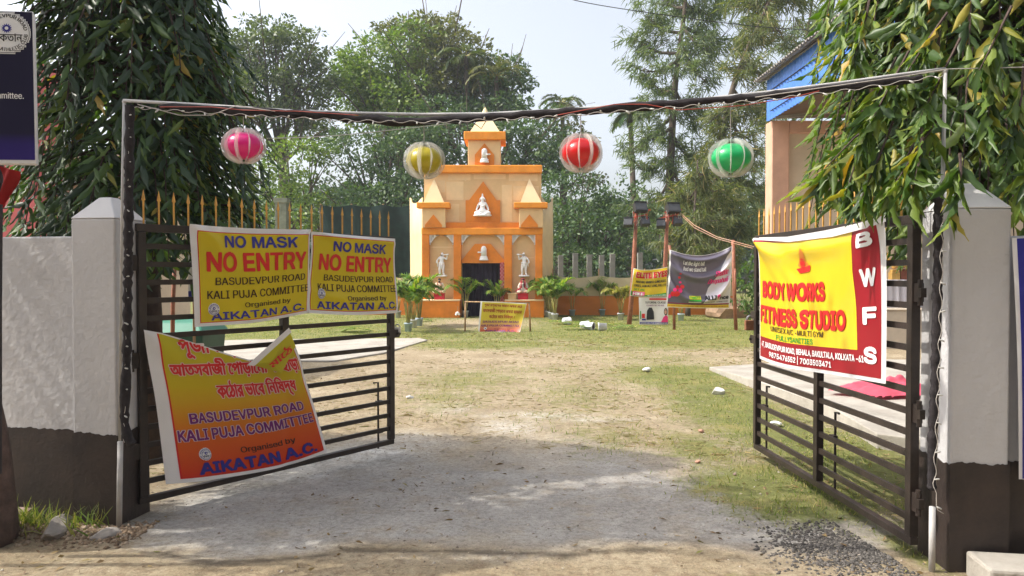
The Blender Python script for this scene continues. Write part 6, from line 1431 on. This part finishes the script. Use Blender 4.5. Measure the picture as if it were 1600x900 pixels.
casuarina(b(1052, Yc), [Vector(b(1046, Yc)), w3(1046, 330), w3(1048, 250), w3(1055, 130), w3(1068, 30), w3(1078, -70)],
          [(.72, w3(990, 60, 1), 1.0), (.70, w3(1000, 110, -1), .7), (.78, w3(1010, 25, 1), .9), (.80, w3(1110, 80, -1), 1.1), (.85, w3(1030, -10, 2), 1.0), (.86, w3(1120, 20, 1), 1.1), (.95, w3(1060, -60), 1.3), (.75, w3(1105, 130, -1), 1.0), (.62, w3(1020, 130, 1), .7), (.60, w3(1015, 175, -1), .9), (.62, w3(1090, 190, 1), 1.0), (.52, w3(1005, 215, -1), .9), (.50, w3(1085, 250, 1), 1.0), (.44, w3(1000, 265, -1), .9), (.42, w3(1075, 310, -1), .9), (.36, w3(1010, 320, 1), .9), (.30, w3(1030, 370, -1), .9), (.9, w3(1150, -20, 2), 1.2), (.8, w3(1140, 60, 1), 1.0), (.55, w3(975, 240, 1), .6)],
          'tall feathery casuarina left of the two, rising clear into the sky', CS, 41, tr=.24)
Yc = 30
casuarina(b(1120, Yc), [Vector(b(1118, Yc)), w3(1118, 330), w3(1125, 230), w3(1150, 120), w3(1190, 30), w3(1230, -60)],
          [(.72, w3(1180, 110, -1), 1.0), (.78, w3(1170, 60, 1), .9), (.85, w3(1220, 50, -1), 1.0), (.9, w3(1180, 10, 1), 1.1), (.95, w3(1250, 0, 1), 1.2), (.98, w3(1210, -50, -1), 1.2), (.62, w3(1190, 170, 1), 1.0), (.6, w3(1110, 190, -1), .8), (.55, w3(1170, 215, -1), 1.0), (.5, w3(1100, 245, 1), .9), (.48, w3(1160, 270, -1), 1.0), (.42, w3(1190, 300, 1), .9), (.4, w3(1090, 310, -1), 1.0), (.36, w3(1150, 340, -1), 1.1), (.3, w3(1100, 370, 1), 1.0), (.26, w3(1180, 370, 0), 1.0), (.2, w3(1130, 395, -1), .9), (.7, w3(1225, 120, 1), .9)],
          'olive tinged casuarina right of the two, behind the green lantern', CS2, 42, tr=.2)
Yc = 27
casuarina(b(1080, Yc), [Vector(b(1075, Yc)), w3(1078, 400), w3(1085, 330), w3(1090, 250)], [(.5, w3(1050, 370, 0), .7), (.6, w3(1110, 340, 0), .8), (.8, w3(1060, 310, 1), .7), (.95, w3(1100, 270, 0), .6), (.7, w3(1085, 390, -1), .7), (.4, w3(1120, 400, 0), .7), (.9, w3(1125, 300, 1), .7), (.4, w3(1040, 410, 0), .5)], 'low young casuarina behind the lamp poles', CS2, 43, tr=.09)
Yc = 40
casuarina(b(1260, Yc), [Vector(b(1230, Yc)), w3(1235, 250), w3(1250, 120), w3(1270, 0)], [(.6, w3(1220, 170), 1.2), (.7, w3(1260, 120), 1.2), (.8, w3(1240, 60), 1.2), (.9, w3(1290, 30), 1.2), (.5, w3(1215, 250), 1.2), (.4, w3(1200, 320), 1.2), (.3, w3(1190, 380), 1.2)], 'casuarina farthest right, behind the eave of the blue canopy', CS, 44, tr=.2)

# palms
def frond(P0, d0, L, droop, nl, ll, wd, g, arch=.0):
    """one feather leaf: returns leaflet arrays and the rib line"""
    d0 = np.array(d0) / np.linalg.norm(d0); rib = []; p = np.array(P0, float); d = d0.copy()
    for i in range(13): rib.append(p.copy()); p = p + d * L / 12; d = d + np.array([0, 0, -droop / 12 * (1 + i * .12)]); d /= np.linalg.norm(d)
    P, D, S, LL = [], [], [], []; rib = np.array(rib)
    for k in range(nl):
        q = .18 + .82 * k / nl; i = min(11, int(q * 12)); f = q * 12 - i; p = rib[i] * (1 - f) + rib[i + 1] * f; t_ = rib[i + 1] - rib[i]; t_ /= np.linalg.norm(t_); sd = np.cross(t_, [0, 0, 1]); sd /= np.linalg.norm(sd) + 1e-6
        for s_ in (-1, 1):
            P.append(p); D.append(sd * s_ * .8 + t_ * .75 + np.array([0, 0, -.12 - .25 * g.random()]) + g.normal(0, .08, 3)); S.append(np.cross(D[-1], [0, 0, 1]) * s_); LL.append(ll * (math.sin(math.pi * (.12 + .83 * q)) ** .6) * (.85 + .3 * g.random()))
    return np.array(P), np.array(D), np.array(S), np.array(LL), rib
PROT = [(0, -.5, 0), (0, .5, 0), (.5, .45, .04), (.5, -.45, .04), (1, .06, -.12), (1, -.06, -.12)]; PROF = [(0, 1, 2, 3), (3, 2, 4, 5)]
PG = leafmat('areca_leaf', [(0, (.07, .15, .025)), (.5, (.14, .24, .04)), (.85, (.26, .32, .06)), (1, (.40, .36, .10))], trans=.35, rough=.45)
PY = leafmat('areca_leaf_yellowing', [(0, (.13, .17, .03)), (.5, (.27, .26, .05)), (1, (.42, .33, .08))], trans=.35, rough=.45)
M_pot = mat('whitewashed_pot', (.60, .62, .64), .8, .2, 5, .3, 25); M_bluepot = mat('pale_blue_pot', (.42, .53, .62), .7, .15, 5); M_soilp = mat('potting_soil', (.07, .05, .04), .95, .3, 20); M_stem = mat('areca_stem', (.30, .27, .07), .6, .3, 12)
def areca(p, h, nf, m, pot_m, seed, label, group):
    g = np.random.default_rng(seed); p = Vector(p); r = thing('potted_palm', p, label, 'potted palm', group)
    mb = MB(); mb.lathe(p, [(.085, 0), (.11, .20), (.12, .2), (.12, .235), (.105, .235), (.095, .19)], 16); mb.build('pot', pot_m, r, True)
    mb = MB(); mb.lathe(p + Vector((0, 0, .19)), [(.094, 0), (.094, .012), (.02, .015)], 12); mb.build('soil', M_soilp, r)
    A, B_, C_, L_ = [], [], [], []; st = MB()
    for k in range(nf):
        a = 2 * math.pi * k / nf + g.random() * .8; lean = .14 + .34 * g.random(); b0 = np.array([p.x + .03 * math.cos(a), p.y + .03 * math.sin(a), p.z + .2]); hs = h * (.28 + .2 * g.random()); top_ = b0 + np.array([math.cos(a) * .08, math.sin(a) * .08, hs]); st.tube([b0, top_], [.014, .009], 6)
        P, D, S, LL, rib = frond(top_, [math.cos(a) * lean, math.sin(a) * lean, 1], h * (.5 + .18 * g.random()), 1.3 + .8 * g.random(), 19, h * .25, 0, g); A.append(P); B_.append(D); C_.append(S); L_.append(LL); st.tube([Vector(q) for q in rib[::3]], [.008, .007, .005, .004, .002], 5)
    st.build('stem', M_stem, r, True); L = np.concatenate(L_); V, F = scatter(PROT, PROF, np.concatenate(A), np.concatenate(B_), np.concatenate(C_), L, L * .16 + .010); np_mesh('fronds', V, F, m, r); return r
GA = 'palms in small whitewashed pots lining the sandy path to the pavilion'
pp = lambda px, py: (G(px, py).x, G(px, py).y, 0)
areca(pp(638, 518), 1.55, 14, PG, M_bluepot, 1, 'potted palm in a pale blue pot nearest the free end of the left gate', GA)
areca(pp(646, 512), 1.3, 11, PG, M_pot, 2, 'potted palm second from the left gate along the path', GA)
areca(pp(655, 509), 1.5, 14, PG, M_bluepot, 3, 'tall bushy potted palm before the left plinth', GA)
areca(pp(622, 496), 1.0, 8, PG, M_pot, 4, 'small potted palm by the left cloth fence, behind the banner edge', GA)
areca((FX(728), 26.3, 0), 1.5, 6, PG, M_pot, 5, 'tall potted palm at the left jamb of the dark doorway', GA)
areca((FX(777), 26.2, 0), 1.2, 7, PG, M_pot, 6, 'potted palm in the right of the doorway, behind the small banner', GA)
for k, (px, py, h, n_) in enumerate([(851, 493.5, 1.6, 14), (856, 496, 1.45, 13), (861.5, 498.5, 1.5, 13), (867, 501, 1.35, 12)]):
    areca(pp(px, py), h, n_, PG, M_pot, 10 + k, ['potted palm nearest the temple in the row right of the path', 'second potted palm from the temple in the row right of the path', 'third potted palm from the temple in the row right of the path', 'potted palm at the near end of the row right of the path'][k], GA)
areca(pp(894, 494), 1.25, 5, PG, M_bluepot, 21, 'thin potted palm alone before the right cloth fence', GA)
areca(pp(941, 493), 1.35, 6, PG, M_bluepot, 22, 'potted palm with one stiff dark frond near the lamp pole', GA)
areca(pp(970, 500), 1.25, 11, PY, M_pot, 23, 'yellowing potted palm left of the lamp pole', GA)
areca(pp(1064, 501), 1.0, 6, PY, M_bluepot, 24, 'yellowing potted palm half hidden under the dark festival banner', GA)
for k, (px, py, a, lab) in enumerate([(885, 507, .6, 'toppled whitewashed pot nearest the upright row of palms'), (913, 514, .4, 'toppled whitewashed pot second along the fallen row'), (921, 516, -.5, 'toppled whitewashed pot lying bottom up beside the second'), (942, 517, 0.1, 'toppled whitewashed pot at the near end of the fallen row')]):
    p = G(px, py); r_ = thing('toppled_pot', p, lab, 'pot', 'whitewashed pots toppled beside the path'); ax = Vector((math.cos(a) * (-1 if k == 3 else 1), math.sin(a), -.08)); c = p + Vector((0, 0, .115)) - ax.normalized() * .11
    mb = MB(); mb.lathe(c, [(.085, 0), (.11, .20), (.12, .2), (.12, .235), (.105, .235), (.095, .19)], 16, axis=ax); mb.build('pot', M_pot, r_, True); mb = MB(); mb.lathe(c, [(.07, .195), (.094, .215), (.02, .225)], 12, axis=ax); mb.build('soil', M_soilp, r_)
# cut fronds on the ground
g = np.random.default_rng(71)
for k, (px, py, ln, a, lab) in enumerate([(895, 509, 1.2, .2, 'cut palm frond beside the first toppled pot'), (930, 508, 1.3, 2.9, 'cut palm frond behind the toppled pots'), (900, 516, 1.3, .1, 'bright cut palm frond before the toppled pots'), (960, 513, 1.3, .15, 'cut palm frond between the toppled pots and the lamp pole'), (990, 516, 1.5, 3.0, 'long cut palm frond at the foot of the lamp pole'), (870, 506, .9, 5.6, 'short cut palm frond by the upright row'),
                                          (655, 503, .9, .3, 'cut palm frond at the foot of the left plinth'), (560, 520, 1.2, 2.7, 'fresh cut palm frond on the lawn beyond the left gate bars'), (545, 518, 1.3, .2, 'second fresh cut palm frond on the lawn beyond the left gate bars')]):
    p = G(px, py); r_ = thing('cut_frond', p, lab, 'palm frond', 'cut palm fronds strewn on the grass'); P, D, S, LL, rib = frond([p.x - .5 * ln * math.cos(a), p.y - .5 * ln * math.sin(a), .05], [math.cos(a), math.sin(a), .25], ln, .45, 18, .34, 0, g); D[:, 2] *= .4; P[:, 2] = np.maximum(P[:, 2], .03)
    V, F = scatter(PROT, PROF, P, D, S, LL, LL * .12 + .008); np_mesh('leaflets', V, F, PG, r_); mb = MB(); mb.tube([Vector(q) for q in rib[::3]], .010, 5); mb.build('rib', M_stem, r_)
# tall palms far behind
def tall_palm(px, py, Y, L, nf, label, seed, m, ll=.55):
    g = np.random.default_rng(seed); c = W(px, py, Y); r = thing('palm_tree', (c.x, Y, 0), label, 'palm'); mb = MB(); mb.tube([(c.x + .4, Y, -.1), (c.x + .2, Y, c.z * .5), c], [.2, .16, .12], 9); mb.build('trunk', BARK, r, True); A = [[], [], [], []]
    st = MB()
    for k in range(nf):
        a = 2 * math.pi * k / nf + g.random() * .5; el = g.uniform(-.2, 1.1); P, D, S, LL, rib = frond(np.array(c), [math.cos(a), math.sin(a), el], L * (.8 + .4 * g.random()), 1.3, 22, ll, 0, g)
        for q, v in zip(A, (P, D, S, LL)): q.append(v)
        st.tube([Vector(q) for q in rib[::3]], [.03, .025, .02, .015, .01], 5)
    L_ = np.concatenate(A[3]); V, F = scatter(PROT, PROF, np.concatenate(A[0]), np.concatenate(A[1]), np.concatenate(A[2]), L_, L_ * .12 + .02); np_mesh('crown', V, F, m, r); st.build('ribs', M_stem, r)
tall_palm(878, 160, 46, 1.7, 15, 'palm with a round head beside the red lantern cord', 51, GD1)
tall_palm(985, 178, 38, 1.35, 13, 'dark palm head left of the tall casuarina', 52, GD3)
tall_palm(728, 88, 44, 1.8, 12, 'palm poking out of the top of the great clump', 53, GD1)
tall_palm(775, 120, 43, 2.2, 12, 'drooping palm in the right of the great clump', 54, GD4)
# overhead wires
def wire(pix, label, r0=.006, m=None):
    P = [W(*p) for p in pix]; f = polyline(P); mb = MB(); mb.tube([f(i / 24) for i in range(25)], r0, 5); o = mb.build('overhead_wire', m or M_wire_b); set_props(o, label, 'wire')
wire([(820, -25, 14), (905, 2, 14), (1050, 25, 14), (1190, 42, 14), (1330, 50, 13)], 'thin dark wire crossing the sky above the tall casuarina', .008)
wire([(330, 205, 7), (380, 216, 8), (520, 212, 10), (640, 200, 12), (760, 186, 14), (860, 172, 16), (930, 160, 18)], 'thin pale wire rising from the pink lantern towards the palms', .006, M_cable)
wire([(1090, 205, 22), (1200, 120, 17), (1310, 38, 13), (1400, -40, 11)], 'service wire running along the eave of the blue canopy', .010)

# ================================================================ HAZE
hm = bpy.data.materials.new('haze_air'); hm.use_nodes = True; t = hm.node_tree
for n in list(t.nodes):
    if n.type == 'BSDF_PRINCIPLED': t.nodes.remove(n)
pv_ = t.nodes.new('ShaderNodeVolumePrincipled'); pv_.inputs['Color'].default_value = (.86, .92, 1, 1); pv_.inputs['Density'].default_value = .0009; pv_.inputs['Anisotropy'].default_value = .1
t.links.new(pv_.outputs[0], t.nodes['Material Output'].inputs['Volume'])
mb = MB(); mb.span(-135, 135, -20, 135, -1.1, 24); set_props(mb.build('haze', hm), 'thin pale dusty haze over the field', 'haze', kind='stuff')
